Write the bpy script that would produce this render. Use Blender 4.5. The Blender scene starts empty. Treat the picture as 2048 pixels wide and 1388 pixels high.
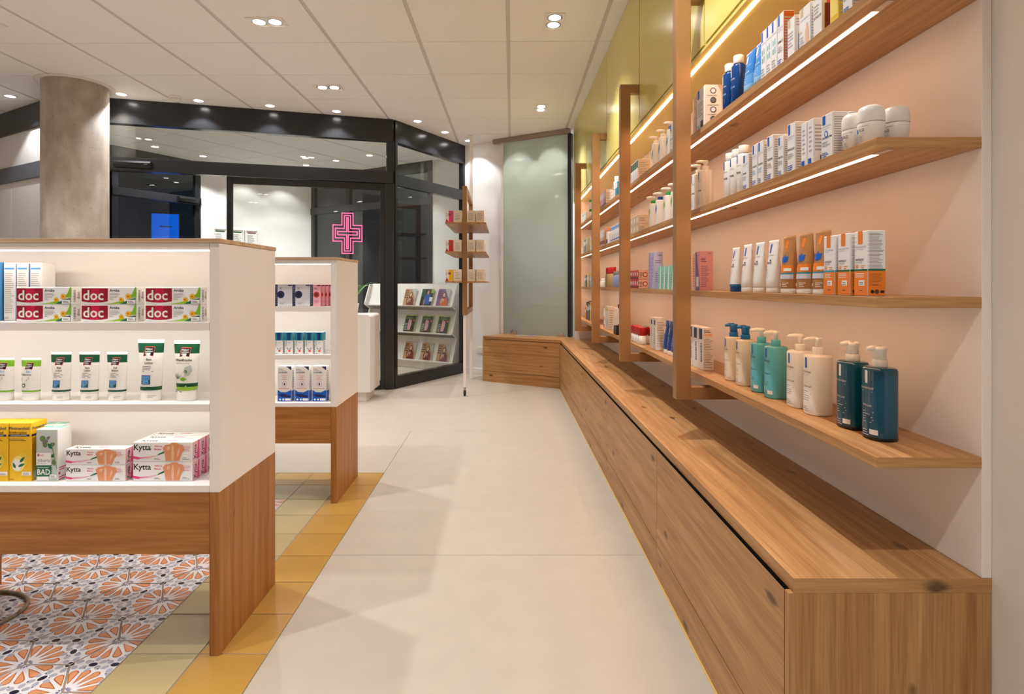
import bpy, bmesh, math, random
from mathutils import Vector, Matrix

# ------------------------------------------------------------------ camera, world, exposure
SC = bpy.context.scene
COL = SC.collection
F, VX, VY, H, CH = 1150.0, 1011.0, 568.0, 1.095, 2.805     # focal length and vanishing point (2048x1388 frame), eye and ceiling height
cam_d = bpy.data.cameras.new('camera')
cam_d.sensor_fit = 'HORIZONTAL'; cam_d.sensor_width = 36.0
cam_d.lens = F / 2048 * 36
cam_d.shift_x = (1024 - VX) / 2048
cam_d.shift_y = (VY - 694) / 2048
cam_d.clip_start = 0.05
cam = bpy.data.objects.new('camera', cam_d); COL.objects.link(cam)
cam.location = (0, 0, H); cam.rotation_euler = (math.pi / 2, 0, 0)
SC.camera = cam
W = bpy.data.worlds.new('night'); SC.world = W; W.use_nodes = True
W.node_tree.nodes['Background'].inputs[0].default_value = (0.02, 0.03, 0.05, 1)
W.node_tree.nodes['Background'].inputs[1].default_value = 0.25
SC.view_settings.view_transform = 'Standard'; SC.view_settings.look = 'None'
SC.view_settings.gamma = 1; SC.view_settings.use_curve_mapping = False
SC.view_settings.exposure = 0.30
SC.cycles.max_bounces = 8; SC.cycles.glossy_bounces = 3
WARM = (0.95, 0.955, 1.0); NEUT = (0.93, 0.96, 1.0); LEDC = (1.0, 0.57, 0.32)
P_DOUBLE, P_SINGLE, P_VEST = 80.0, 22.0, 52.0               # watts of one double spot, one small spot, one lobby spot
E_LED, E_ISL = 18.0, 12.0                                    # emission of the shelf strips and of the gondola strips
R = random.Random(7)
PI = math.pi

# ------------------------------------------------------------------ materials
def lin(c):
    return tuple(((v / 255) / 12.92 if v / 255 <= 0.04045 else (((v / 255) + 0.055) / 1.055) ** 2.4) for v in c)
MAT = {}
def pm(name, c, rough=0.5, metal=0.0, emit=0.0, ecol=None, spec=0.5, coat=0.0, bump=0.0, bscale=200.0, var=0.0, vscale=6.0):
    m = bpy.data.materials.new(name); m.use_nodes = True
    nt = m.node_tree; b = nt.nodes['Principled BSDF']
    col = lin(c) + (1,)
    b.inputs['Base Color'].default_value = col
    b.inputs['Roughness'].default_value = rough
    b.inputs['Metallic'].default_value = metal
    b.inputs['Specular IOR Level'].default_value = spec
    if coat: b.inputs['Coat Weight'].default_value = coat; b.inputs['Coat Roughness'].default_value = 0.08
    if emit:
        b.inputs['Emission Color'].default_value = (lin(ecol) if ecol else lin(c)) + (1,)
        b.inputs['Emission Strength'].default_value = emit
    if var:
        tc = nt.nodes.new('ShaderNodeTexCoord'); n = nt.nodes.new('ShaderNodeTexNoise')
        n.inputs['Scale'].default_value = vscale; n.inputs['Detail'].default_value = 6
        nt.links.new(tc.outputs['Object'], n.inputs['Vector'])
        r = nt.nodes.new('ShaderNodeValToRGB')
        r.color_ramp.elements[0].position = 0.3; r.color_ramp.elements[1].position = 0.7
        r.color_ramp.elements[0].color = tuple(v * (1 - var) for v in col[:3]) + (1,)
        r.color_ramp.elements[1].color = tuple(min(1, v * (1 + var)) for v in col[:3]) + (1,)
        nt.links.new(n.outputs['Fac'], r.inputs['Fac']); nt.links.new(r.outputs['Color'], b.inputs['Base Color'])
    if bump:
        tc = nt.nodes.new('ShaderNodeTexCoord'); n = nt.nodes.new('ShaderNodeTexNoise')
        n.inputs['Scale'].default_value = bscale; n.inputs['Detail'].default_value = 4
        nt.links.new(tc.outputs['Object'], n.inputs['Vector'])
        bp = nt.nodes.new('ShaderNodeBump'); bp.inputs['Strength'].default_value = bump; bp.inputs['Distance'].default_value = 0.002
        nt.links.new(n.outputs['Fac'], bp.inputs['Height']); nt.links.new(bp.outputs['Normal'], b.inputs['Normal'])
    MAT[name] = m
    return m
def emi(name, c, s):
    m = bpy.data.materials.new(name); m.use_nodes = True; nt = m.node_tree; nt.nodes.clear()
    e = nt.nodes.new('ShaderNodeEmission'); o = nt.nodes.new('ShaderNodeOutputMaterial')
    e.inputs[0].default_value = tuple(c) + (1,); e.inputs[1].default_value = s
    nt.links.new(e.outputs[0], o.inputs[0]); MAT[name] = m
def wood(name, axis, light, dark, knots=1.0, seed=0.0):
    """oak: grain runs along axis (0 x, 1 y, 2 z) of the object"""
    m = bpy.data.materials.new(name); m.use_nodes = True; nt = m.node_tree; N = nt.nodes; L = nt.links
    b = N['Principled BSDF']; b.inputs['Roughness'].default_value = 0.42; b.inputs['Specular IOR Level'].default_value = 0.35
    tc = N.new('ShaderNodeTexCoord')
    def noise(across, along, detail, dist=0.0, off=0.0):
        mp = N.new('ShaderNodeMapping'); s = [across] * 3; s[axis] = along
        mp.inputs['Scale'].default_value = s; mp.inputs['Location'].default_value = (seed + off, seed * 1.7 + off, seed * 0.6)
        L.new(tc.outputs['Object'], mp.inputs['Vector'])
        n = N.new('ShaderNodeTexNoise'); n.inputs['Scale'].default_value = 1; n.inputs['Detail'].default_value = detail
        n.inputs['Distortion'].default_value = dist
        L.new(mp.outputs[0], n.inputs['Vector']); return n.outputs['Fac']
    def ramp(fac, p0, c0, p1, c1):
        r = N.new('ShaderNodeValToRGB'); e = r.color_ramp.elements
        e[0].position = p0; e[0].color = c0; e[1].position = p1; e[1].color = c1
        L.new(fac, r.inputs['Fac']); return r.outputs['Color']
    def mix(kind, f, a, c):
        x = N.new('ShaderNodeMix'); x.data_type = 'RGBA'; x.blend_type = kind
        if isinstance(f, float): x.inputs[0].default_value = f
        else: L.new(f, x.inputs[0])
        L.new(a, x.inputs[6])
        if isinstance(c, tuple): x.inputs[7].default_value = c
        else: L.new(c, x.inputs[7])
        return x.outputs[2]
    lc, dc = lin(light) + (1,), lin(dark) + (1,)
    base = ramp(noise(16, 1.1, 6, 1.2), 0.30, dc, 0.70, lc)                   # broad boards
    fine = ramp(noise(230, 7.0, 3, 0.2, 3.0), 0.36, (0.66, 0.63, 0.60, 1), 0.60, (1, 1, 1, 1))   # pores
    mid = ramp(noise(60, 1.5, 5, 1.6, 7.0), 0.36, (0.74, 0.69, 0.64, 1), 0.60, (1, 1, 1, 1))     # year rings
    mw = N.new('ShaderNodeMapping'); sw = [1.0] * 3; sw[axis] = 0.10; mw.inputs['Scale'].default_value = sw; mw.inputs['Location'].default_value = (seed * .37 + .31, seed * .21 + .17, seed * .13 + .2)
    L.new(tc.outputs['Object'], mw.inputs['Vector'])
    wv = N.new('ShaderNodeTexWave'); wv.wave_type = 'RINGS'; wv.rings_direction = 'XYZ'[axis]; wv.inputs['Scale'].default_value = 9.0; wv.inputs['Distortion'].default_value = 7.0
    wv.inputs['Detail'].default_value = 3.0; wv.inputs['Detail Scale'].default_value = 1.3; L.new(mw.outputs[0], wv.inputs['Vector'])
    cath = ramp(wv.outputs['Fac'], 0.1, (0.80, 0.75, 0.70, 1), 0.6, (1, 1, 1, 1))
    c = mix('MULTIPLY', 0.5, base, fine); c = mix('MULTIPLY', 0.55, c, mid); c = mix('MULTIPLY', 0.6, c, cath)
    if knots:
        mp = N.new('ShaderNodeMapping'); s = [13.0] * 3; s[axis] = 5.5
        mp.inputs['Scale'].default_value = s; mp.inputs['Location'].default_value = (seed * 3.1, seed, seed * 2.3)
        L.new(tc.outputs['Object'], mp.inputs['Vector'])
        ns = N.new('ShaderNodeTexNoise'); ns.inputs['Scale'].default_value = 3.0; L.new(mp.outputs[0], ns.inputs['Vector'])
        ad = N.new('ShaderNodeMix'); ad.data_type = 'VECTOR'; ad.inputs[0].default_value = 0.18
        L.new(mp.outputs[0], ad.inputs[4]); L.new(ns.outputs['Color'], ad.inputs[5])
        v = N.new('ShaderNodeTexVoronoi'); v.inputs['Scale'].default_value = 1.0; L.new(ad.outputs[1], v.inputs['Vector'])
        k = ramp(v.outputs['Distance'], 0.07, (1, 1, 1, 1), 0.16, (0, 0, 0, 1))
        sp = N.new('ShaderNodeSeparateColor'); L.new(v.outputs['Color'], sp.inputs[0])
        g = N.new('ShaderNodeMath'); g.operation = 'GREATER_THAN'; g.inputs[1].default_value = 0.38; L.new(sp.outputs[0], g.inputs[0])
        mu = N.new('ShaderNodeMath'); mu.operation = 'MULTIPLY'; L.new(k, mu.inputs[0]); L.new(g.outputs[0], mu.inputs[1])
        m2 = N.new('ShaderNodeMath'); m2.operation = 'MULTIPLY'; m2.inputs[1].default_value = 0.85 * knots; L.new(mu.outputs[0], m2.inputs[0])
        c = mix('MIX', m2.outputs[0], c, tuple(v_ * 0.16 for v_ in dc[:3]) + (1,))
    L.new(c, b.inputs['Base Color'])
    bp = N.new('ShaderNodeBump'); bp.inputs['Strength'].default_value = 0.08; bp.inputs['Distance'].default_value = 0.001
    L.new(fine, bp.inputs['Height']); L.new(bp.outputs[0], b.inputs['Normal'])
    MAT[name] = m
OAKL, OAKD = (206, 160, 106), (184, 133, 81)
for ax, t in ((0, 'x'), (1, 'y'), (2, 'z')):
    wood('oak_' + t, ax, OAKL, OAKD, 1.0, ax * 2.7)
wood('oak_isl_x', 0, (190, 133, 70), (164, 106, 50), 1.0, 9.1)
wood('oak_isl_z', 2, (190, 133, 70), (164, 106, 50), 0.8, 4.4)
wood('oak_edge', 1, (200, 154, 102), (180, 130, 80), 0.0, 2.0)
wood('birch_x', 0, (226, 196, 160), (212, 178, 140), 0.0, 1.0)

def both_sides(nt, ior=1.52):
    """Fresnel of an air-glass surface for front and back faces alike (a straight-through pane has no internal reflection)"""
    ge = nt.nodes.new('ShaderNodeNewGeometry'); mr = nt.nodes.new('ShaderNodeMapRange')
    mr.inputs['To Min'].default_value = ior; mr.inputs['To Max'].default_value = 1 / ior
    nt.links.new(ge.outputs['Backfacing'], mr.inputs['Value'])
    fr = nt.nodes.new('ShaderNodeFresnel'); nt.links.new(mr.outputs[0], fr.inputs[0]); return fr
def glass(name, tint, refl=1.0):
    m = bpy.data.materials.new(name); m.use_nodes = True; nt = m.node_tree; nt.nodes.clear()
    o = nt.nodes.new('ShaderNodeOutputMaterial'); t = nt.nodes.new('ShaderNodeBsdfTransparent'); g = nt.nodes.new('ShaderNodeBsdfGlossy')
    t.inputs[0].default_value = tuple(tint) + (1,); g.inputs['Roughness'].default_value = 0.0
    fr = both_sides(nt)
    mx = nt.nodes.new('ShaderNodeMixShader')
    ml = nt.nodes.new('ShaderNodeMath'); ml.operation = 'MULTIPLY'; ml.inputs[1].default_value = refl; nt.links.new(fr.outputs[0], ml.inputs[0])
    nt.links.new(ml.outputs[0], mx.inputs[0]); nt.links.new(t.outputs[0], mx.inputs[1]); nt.links.new(g.outputs[0], mx.inputs[2])
    nt.links.new(mx.outputs[0], o.inputs[0]); MAT[name] = m
glass('pane_glass', (0.955, 0.975, 0.955))
def frosted():
    m = bpy.data.materials.new('frosted_glass'); m.use_nodes = True; nt = m.node_tree; nt.nodes.clear()
    o = nt.nodes.new('ShaderNodeOutputMaterial'); t = nt.nodes.new('ShaderNodeBsdfTranslucent'); d = nt.nodes.new('ShaderNodeBsdfDiffuse')
    g = nt.nodes.new('ShaderNodeBsdfGlossy'); g.inputs['Roughness'].default_value = 0.03
    t.inputs[0].default_value = (0.80, 0.84, 0.78, 1); d.inputs[0].default_value = (0.40, 0.43, 0.39, 1)
    a = nt.nodes.new('ShaderNodeMixShader'); a.inputs[0].default_value = 0.5
    nt.links.new(t.outputs[0], a.inputs[1]); nt.links.new(d.outputs[0], a.inputs[2])
    fr = both_sides(nt)
    b = nt.nodes.new('ShaderNodeMixShader'); nt.links.new(fr.outputs[0], b.inputs[0]); nt.links.new(a.outputs[0], b.inputs[1]); nt.links.new(g.outputs[0], b.inputs[2])
    nt.links.new(b.outputs[0], o.inputs[0]); MAT['frosted_glass'] = m
frosted()
def concrete():
    m = pm('concrete', (178, 160, 138), 0.7); nt = m.node_tree; N = nt.nodes; L = nt.links; b = N['Principled BSDF']
    tc = N.new('ShaderNodeTexCoord')
    def nz(s, sc, det):
        mp = N.new('ShaderNodeMapping'); mp.inputs['Scale'].default_value = s; L.new(tc.outputs['Object'], mp.inputs[0])
        n = N.new('ShaderNodeTexNoise'); n.inputs['Scale'].default_value = sc; n.inputs['Detail'].default_value = det; L.new(mp.outputs[0], n.inputs[0]); return n.outputs['Fac']
    r = N.new('ShaderNodeValToRGB'); r.color_ramp.elements[0].color = lin((176, 160, 140)) + (1,); r.color_ramp.elements[1].color = lin((222, 210, 196)) + (1,)
    r.color_ramp.elements[0].position = 0.32; r.color_ramp.elements[1].position = 0.7
    L.new(nz((3.0, 3.0, 1.6), 2.2, 10), r.inputs[0])
    v = N.new('ShaderNodeTexVoronoi'); v.inputs['Scale'].default_value = 26; L.new(tc.outputs['Object'], v.inputs[0])
    k = N.new('ShaderNodeValToRGB'); k.color_ramp.elements[0].position = 0.05; k.color_ramp.elements[1].position = 0.13
    k.color_ramp.elements[0].color = (0.25, 0.22, 0.2, 1); k.color_ramp.elements[1].color = (1, 1, 1, 1); L.new(v.outputs['Distance'], k.inputs[0])
    x = N.new('ShaderNodeMix'); x.data_type = 'RGBA'; x.blend_type = 'MULTIPLY'; x.inputs[0].default_value = 0.8
    L.new(r.outputs[0], x.inputs[6]); L.new(k.outputs[0], x.inputs[7])
    st = N.new('ShaderNodeValToRGB'); st.color_ramp.elements[0].color = (0.86, 0.84, 0.8, 1); st.color_ramp.elements[1].color = (1, 1, 1, 1)
    st.color_ramp.elements[0].position = 0.4; st.color_ramp.elements[1].position = 0.6; L.new(nz((14, 14, 0.5), 1.5, 4), st.inputs[0])
    y = N.new('ShaderNodeMix'); y.data_type = 'RGBA'; y.blend_type = 'MULTIPLY'; y.inputs[0].default_value = 0.3
    L.new(x.outputs[2], y.inputs[6]); L.new(st.outputs[0], y.inputs[7]); L.new(y.outputs[2], b.inputs['Base Color'])
concrete()
pm('ceiling_tile', (242, 241, 239), 0.9, spec=0.1, bump=0.15, bscale=400)
pm('ceiling_bar', (206, 202, 198), 0.6)
pm('wall_paint', (228, 222, 214), 0.8, spec=0.2, bump=0.1, bscale=120)
pm('white_wall', (238, 235, 232), 0.7, spec=0.3)
pm('slab', (182, 171, 154), 0.4, spec=0.35, var=0.035, vscale=9, bump=0.05, bscale=300)
pm('grout', (146, 136, 122), 0.9); pm('slab_joint', (190, 164, 112), 0.8); pm('yellow_seal', (206, 168, 92), 0.6)
pm('tile_yellow', (176, 136, 64), 0.28, var=0.07, vscale=4); pm('tile_beige', (176, 158, 114), 0.28, var=0.06, vscale=4)
pm('tile_white', (222, 218, 216), 0.25); pm('petal_dark', (176, 98, 46), 0.3); pm('petal_light', (210, 146, 102), 0.3)
pm('tile_grey', (166, 166, 174), 0.3, var=0.1, vscale=30); pm('tile_navy', (28, 32, 52), 0.3); pm('tile_dot', (92, 50, 40), 0.3); pm('tile_violet', (104, 104, 142), 0.3)
pm('hex_grout', (150, 132, 112), 0.9)
pm('white_lam', (240, 234, 228), 0.35); pm('panel_white', (242, 232, 224), 0.5)
pm('yellow_lac', (222, 204, 112), 0.2, spec=0.5); pm('yellow_edge', (228, 196, 40), 0.4)
pm('bronze', (172, 130, 86), 0.4, metal=0.45); pm('black_frame', (36, 37, 40), 0.22, spec=0.5); pm('grey_rail', (108, 110, 120), 0.4)
pm('gap_shade', (20, 16, 12), 0.9); pm('rail_bronze', (158, 142, 130), 0.4, metal=0.2)  # near black behind the drawer fronts: shade of the gaps put into the colour
pm('trim_white', (236, 230, 222), 0.4); pm('chrome', (200, 200, 200), 0.12, metal=1.0); pm('rubber', (22, 22, 22), 0.6)
emi('lamp_warm', (1, 0.93, 0.84), 14.0); emi('lamp_cool', (1, 0.97, 0.93), 14.0)
emi('led_shelf', LEDC, E_LED); emi('led_island', (1, 0.98, 0.94), E_ISL)
emi('neon_pink', (1.0, 0.13, 0.30), 1.5); emi('screen_blue', (0.004, 0.09, 0.55), 1.0); emi('blue_text', (0.05, 0.45, 1.0), 1.6)
for n_, c_ in dict(p_white=(240, 238, 234), p_black=(26, 24, 28), p_navy=(26, 38, 92), p_blue=(0, 92, 190), p_grey=(176, 172, 172), p_dgrey=(120, 116, 118),
        p_red=(196, 30, 40), p_crimson=(152, 10, 42), p_crimson2=(196, 16, 66), p_green=(0, 104, 62), p_lgreen=(124, 182, 40), p_lime=(150, 196, 30), p_dgreen=(8, 78, 48),
        p_yellow=(240, 188, 16), p_lemon=(250, 226, 120), p_gold=(238, 200, 60), p_orange=(240, 128, 22), p_dorange=(206, 96, 20), p_pink=(226, 60, 128), p_lpink=(238, 176, 188),
        p_peach=(236, 190, 158), p_skin=(226, 150, 104), p_brown=(176, 122, 70), p_dbrown=(92, 58, 36), p_teal=(20, 150, 176), p_mint=(136, 208, 182), p_lav=(184, 184, 218), p_cream=(238, 226, 206),
        p_beige=(206, 186, 150), p_sky=(90, 160, 220), p_lblue=(150, 200, 232), p_purple=(130, 90, 150), p_coral=(232, 92, 82), p_tan=(198, 150, 104), p_leaf=(96, 128, 70), p_mgrey=(206, 206, 212),
        p_maroon=(120, 40, 36), p_sage=(190, 198, 190)).items():
    pm(n_, c_, 0.4)
pm('pl_white', (244, 240, 232), 0.28); pm('pl_cream', (240, 226, 200), 0.25, coat=0.3); pm('pl_teal', (92, 186, 196), 0.18, coat=0.4); pm('pl_navy', (0, 76, 102), 0.12, coat=0.3)
pm('pl_blue', (10, 110, 170), 0.25); pm('pl_dblue', (0, 64, 130), 0.2); pm('pl_green', (40, 160, 50), 0.3); pm('pl_red', (190, 24, 32), 0.3); pm('pl_gold', (190, 160, 100), 0.3)
pm('pl_black', (24, 24, 26), 0.35); pm('pl_sky', (40, 130, 205), 0.3); pm('pl_royal', (24, 70, 150), 0.3); pm('pl_tan', (182, 126, 72), 0.3); pm('pl_lilac', (150, 160, 190), 0.3)
pm('leaf', (80, 130, 50), 0.4); pm('pot', (235, 232, 228), 0.4)

# ------------------------------------------------------------------ mesh building
class MB:
    def __init__(s): s.v = []; s.f = []; s.m = []; s.s = []; s.mats = []
    def mi(s, mat):
        if mat not in s.mats: s.mats.append(mat)
        return s.mats.index(mat)
    def add(s, vs, fs, mat, smooth=False):
        o = len(s.v); s.v += [tuple(v) for v in vs]; k = s.mi(mat)
        for f in fs: s.f.append([i + o for i in f]); s.m.append(k); s.s.append(smooth)
        return s
    def box(s, x0, x1, y0, y1, z0, z1, mat, b=0.0):
        if b <= 0:
            vs = [(x, y, z) for x in (x0, x1) for y in (y0, y1) for z in (z0, z1)]
            return s.add(vs, [(0, 1, 3, 2), (4, 6, 7, 5), (0, 4, 5, 1), (2, 3, 7, 6), (0, 2, 6, 4), (1, 5, 7, 3)], mat)
        vs = []; idx = {}
        for i, (x, sx) in enumerate(((x0, 1), (x1, -1))):
            for j, (y, sy) in enumerate(((y0, 1), (y1, -1))):
                for k, (z, sz) in enumerate(((z0, 1), (z1, -1))):
                    for a in range(3):
                        p = [x + sx * b, y + sy * b, z + sz * b]; p[a] = (x, y, z)[a]
                        idx[(i, j, k, a)] = len(vs); vs.append(tuple(p))
        fs = []
        for i in (0, 1):
            fs.append([idx[(i, j, k, 0)] for j, k in ((0, 0), (1, 0), (1, 1), (0, 1))])
            fs.append([idx[(j, i, k, 1)] for j, k in ((0, 0), (1, 0), (1, 1), (0, 1))])
            fs.append([idx[(j, k, i, 2)] for j, k in ((0, 0), (1, 0), (1, 1), (0, 1))])
            for j in (0, 1):
                fs.append([idx[(0, i, j, 1)], idx[(1, i, j, 1)], idx[(1, i, j, 2)], idx[(0, i, j, 2)]])
                fs.append([idx[(i, 0, j, 0)], idx[(i, 1, j, 0)], idx[(i, 1, j, 2)], idx[(i, 0, j, 2)]])
                fs.append([idx[(i, j, 0, 0)], idx[(i, j, 1, 0)], idx[(i, j, 1, 1)], idx[(i, j, 0, 1)]])
                for k in (0, 1): fs.append([idx[(i, j, k, 0)], idx[(i, j, k, 1)], idx[(i, j, k, 2)]])
        return s.add(vs, fs, mat)
    def prism(s, poly, z0, z1, mat):
        n = len(poly); vs = [(x, y, z0) for x, y in poly] + [(x, y, z1) for x, y in poly]
        fs = [list(range(n))[::-1], list(range(n, 2 * n))] + [(i, (i + 1) % n, n + (i + 1) % n, n + i) for i in range(n)]
        return s.add(vs, fs, mat)
    def extr(s, poly, a0, a1, axis, mat):
        """poly in the other two axes (in order), extruded along axis"""
        n = len(poly)
        def P(p, a):
            q = list(p); q.insert(axis, a); return tuple(q)
        vs = [P(p, a0) for p in poly] + [P(p, a1) for p in poly]
        fs = [list(range(n))[::-1], list(range(n, 2 * n))] + [(i, (i + 1) % n, n + (i + 1) % n, n + i) for i in range(n)]
        return s.add(vs, fs, mat)
    def rings(s, rings, mat, smooth=True, cap0=True, cap1=True):
        """rings: list of equal-length vertex loops; mat may be a list, one per band"""
        n = len(rings[0]); vs = [p for r in rings for p in r]; o = len(s.v); s.v += vs
        for i in range(len(rings) - 1):
            k = s.mi(mat[i] if isinstance(mat, list) else mat)
            for j in range(n):
                s.f.append([o + i * n + j, o + i * n + (j + 1) % n, o + (i + 1) * n + (j + 1) % n, o + (i + 1) * n + j]); s.m.append(k); s.s.append(smooth)
        k0 = s.mi(mat[0] if isinstance(mat, list) else mat); k1 = s.mi(mat[-1] if isinstance(mat, list) else mat)
        if cap0: s.f.append([o + j for j in range(n)][::-1]); s.m.append(k0); s.s.append(False)
        if cap1: s.f.append([o + (len(rings) - 1) * n + j for j in range(n)]); s.m.append(k1); s.s.append(False)
        return s
    def lathe(s, prof, mat, n=20, cx=0, cy=0, ex=1.0, smooth=True):
        rs = [[(cx + r * ex * math.cos(2 * PI * j / n), cy + r * math.sin(2 * PI * j / n), z) for j in range(n)] for r, z in prof]
        return s.rings(rs, mat, smooth)
    def tube(s, pts, r, mat, n=6):
        rs = []; P = [Vector(p) for p in pts]
        for i, p in enumerate(P):
            d = (P[min(i + 1, len(P) - 1)] - P[max(i - 1, 0)]).normalized()
            a = d.orthogonal().normalized() if i == 0 else (a - d * a.dot(d)).normalized()
            b = d.cross(a); rr = r[i] if isinstance(r, list) else r
            rs.append([tuple(p + (a * math.cos(2 * PI * j / n) + b * math.sin(2 * PI * j / n)) * rr) for j in range(n)])
        return s.rings(rs, mat)
    def mesh(s, name, fix=True):
        me = bpy.data.meshes.new(name); me.from_pydata(s.v, [], s.f)
        for m in s.mats: me.materials.append(MAT[m])
        me.polygons.foreach_set('material_index', s.m); me.polygons.foreach_set('use_smooth', s.s)
        if fix:
            bm = bmesh.new(); bm.from_mesh(me); bmesh.ops.recalc_face_normals(bm, faces=bm.faces); bm.to_mesh(me); bm.free()
        me.update(); return me
def ends(mb, axis, mat):
    """edge banding: gives the end faces of a board (normal along axis) a lengthwise grain"""
    k = mb.mi(mat)
    for i, f in enumerate(mb.f):
        c = [mb.v[j][axis] for j in f]
        if max(c) - min(c) < 1e-6: mb.m[i] = k
    return mb
def link(name, data, parent=None, loc=None, rz=0.0):
    o = bpy.data.objects.new(name, data); COL.objects.link(o)
    if parent is not None: o.parent = parent
    if loc is not None: o.location = loc
    if rz: o.rotation_euler = (0, 0, rz)
    return o
def tag(o, label=None, cat=None, group=None, kind=None):
    if label: o['label'] = label
    if cat: o['category'] = cat
    if group: o['group'] = group
    if kind: o['kind'] = kind
    return o
def thing(name, label, cat, loc=(0, 0, 0), rz=0.0, group=None):
    o = link(name, None, None, loc, rz); o.empty_display_size = 0.05
    return tag(o, label, cat, group)
def part(mb, name, parent=None, loc=None, rz=0.0, fix=True): return link(name, mb.mesh(name, fix), parent, loc, rz)
def struct(mb, name, loc=None, rz=0.0): return tag(part(mb, name, None, loc, rz), kind='structure')
def bx(*a, **k): return MB().box(*a, **k)
# a proto is (root name, root mesh or None, [(part name, mesh, [(sub name, mesh)])])
def place(proto, loc, rz, label, cat, group=None):
    name, me, parts = proto
    o = link(name, me, None, loc, rz)
    if me is None: o.empty_display_size = 0.02
    tag(o, label, cat, group)
    for q in parts:
        c = link(q[0], q[1], o)
        for s in (q[2] if len(q) > 2 else []): link(s[0], s[1], c)
    return o

# ------------------------------------------------------------------ printing on products
TXT = {}
def text_geo(s, bold):
    k = (s, bold)
    if k not in TXT:
        cu = bpy.data.curves.new('t', 'FONT'); cu.body = s; cu.resolution_u = 2; cu.offset = 0.018 if bold else 0.0
        ob = bpy.data.objects.new('t', cu); COL.objects.link(ob)
        me = bpy.data.meshes.new_from_object(ob.evaluated_get(bpy.context.evaluated_depsgraph_get()))
        vs = [(v.co.x, v.co.y) for v in me.vertices]; fs = [list(p.vertices) for p in me.polygons]
        bpy.data.objects.remove(ob); bpy.data.curves.remove(cu); bpy.data.meshes.remove(me)
        x0 = min(v[0] for v in vs); x1 = max(v[0] for v in vs)
        TXT[k] = ([(x - x0, y) for x, y in vs], fs, x1 - x0)
    return TXT[k]
class Print:
    """flat print on a face: fn(u_metres, v_metres, lift) gives the point; W, Ht the size of the face; u, v run 0..1"""
    def __init__(s, mb, fn, W, Ht): s.mb = s.root = mb; s.fn = fn; s.W = W; s.H = Ht; s.k = 0; s.seg = 1
    def _l(s): s.k += 1; return 0.00025 + 0.00006 * s.k
    def poly(s, pts, mat):
        e = s._l(); s.mb.add([s.fn(u * s.W, v * s.H, e) for u, v in pts], [list(range(len(pts)))], mat)
    def rect(s, u0, v0, u1, v1, mat):
        e = s._l(); n = s.seg; vs = []
        for i in range(n + 1):
            u = u0 + (u1 - u0) * i / n; vs += [s.fn(u * s.W, v0 * s.H, e), s.fn(u * s.W, v1 * s.H, e)]
        s.mb.add(vs, [(2 * i, 2 * i + 2, 2 * i + 3, 2 * i + 1) for i in range(n)], mat)
    def ell(s, u, v, ru, rv, mat, n=14, rot=0.0):
        e = s._l(); c, q = math.cos(rot), math.sin(rot); vs = []
        for i in range(n):
            a = 2 * PI * i / n; x, y = ru * math.cos(a), rv * math.sin(a)
            vs.append(s.fn(u * s.W + x * c - y * q, v * s.H + x * q + y * c, e))
        s.mb.add(vs, [list(range(n))], mat)
    def leaf(s, u, v, L, w, rot, mat):
        e = s._l(); c, q = math.cos(rot), math.sin(rot); vs = []
        for x, y in ((0, 0), (0.25, 0.8), (0.5, 1), (0.75, 0.6), (1, 0), (0.75, -0.6), (0.5, -1), (0.25, -0.8)):
            x *= L; y *= w; vs.append(s.fn(u * s.W + x * c - y * q, v * s.H + x * q + y * c, e))
        s.mb.add(vs, [list(range(8))], mat)
    def text(s, t, u, v, h, mat, bold=False, maxw=None, vert=False, center=False):
        vs, fs, w = text_geo(t, bold); k = h * s.H / 0.70 if not vert else h * s.W / 0.70
        kx = k; full = s.W if not vert else s.H
        if maxw and w * k > maxw * full: kx = maxw * full / w
        off = -w * kx / 2 if center else 0; e = s._l()
        if vert: P = [s.fn(u * s.W - y * k, v * s.H + x * kx + off, e) for x, y in vs]
        else: P = [s.fn(u * s.W + x * kx + off, v * s.H + y * k, e) for x, y in vs]
        s.mb.add(P, fs, mat)
    def lines(s, u0, v0, u1, v1, n, mat='p_grey', fill=0.42):
        e = s._l(); st = (v1 - v0) / n
        for i in range(n):
            w = (u1 - u0) * (0.6 + 0.4 * R.random()); b = v0 + st * i
            s.mb.add([s.fn(u * s.W, v * s.H, e) for u, v in ((u0, b), (u0 + w, b), (u0 + w, b + st * fill), (u0, b + st * fill))], [(0, 1, 2, 3)], mat)
    def bars(s, u0, v0, u1, v1, n, mat='p_black', vert=False):
        e = s._l()
        for i in range(n):
            a = (i + 0.15) / n; b = a + (0.35 + 0.4 * R.random()) / n
            q = ((u0 + (u1 - u0) * a, v0), (u0 + (u1 - u0) * b, v0), (u0 + (u1 - u0) * b, v1), (u0 + (u1 - u0) * a, v1)) if not vert else \
                ((u0, v0 + (v1 - v0) * a), (u1, v0 + (v1 - v0) * a), (u1, v0 + (v1 - v0) * b), (u0, v0 + (v1 - v0) * b))
            s.mb.add([s.fn(u * s.W, v * s.H, e) for u, v in q], [(0, 1, 2, 3)], mat)
    def tag(s, u, v, w=0.32, h=0.07):
        """small white price sticker with two lines of print"""
        s.on('price_sticker'); s.rect(u, v, u + w, v + h, 'p_white'); s.lines(u + w * 0.12, v + h * 0.2, u + w * 0.9, v + h * 0.85, 2, 'p_dgrey'); s.off()
    def on(s, name):
        """what follows becomes a part of its own (a sticker, a picture field)"""
        if not hasattr(s.root, 'extra'): s.root.extra = {}
        s.mb = s.root.extra.setdefault(name, MB())
    def off(s): s.mb = s.root
def printed(p):
    return [('print', p.mesh('print', False))] + [(k, m.mesh(k, False)) for k, m in getattr(p, 'extra', {}).items()]
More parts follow.
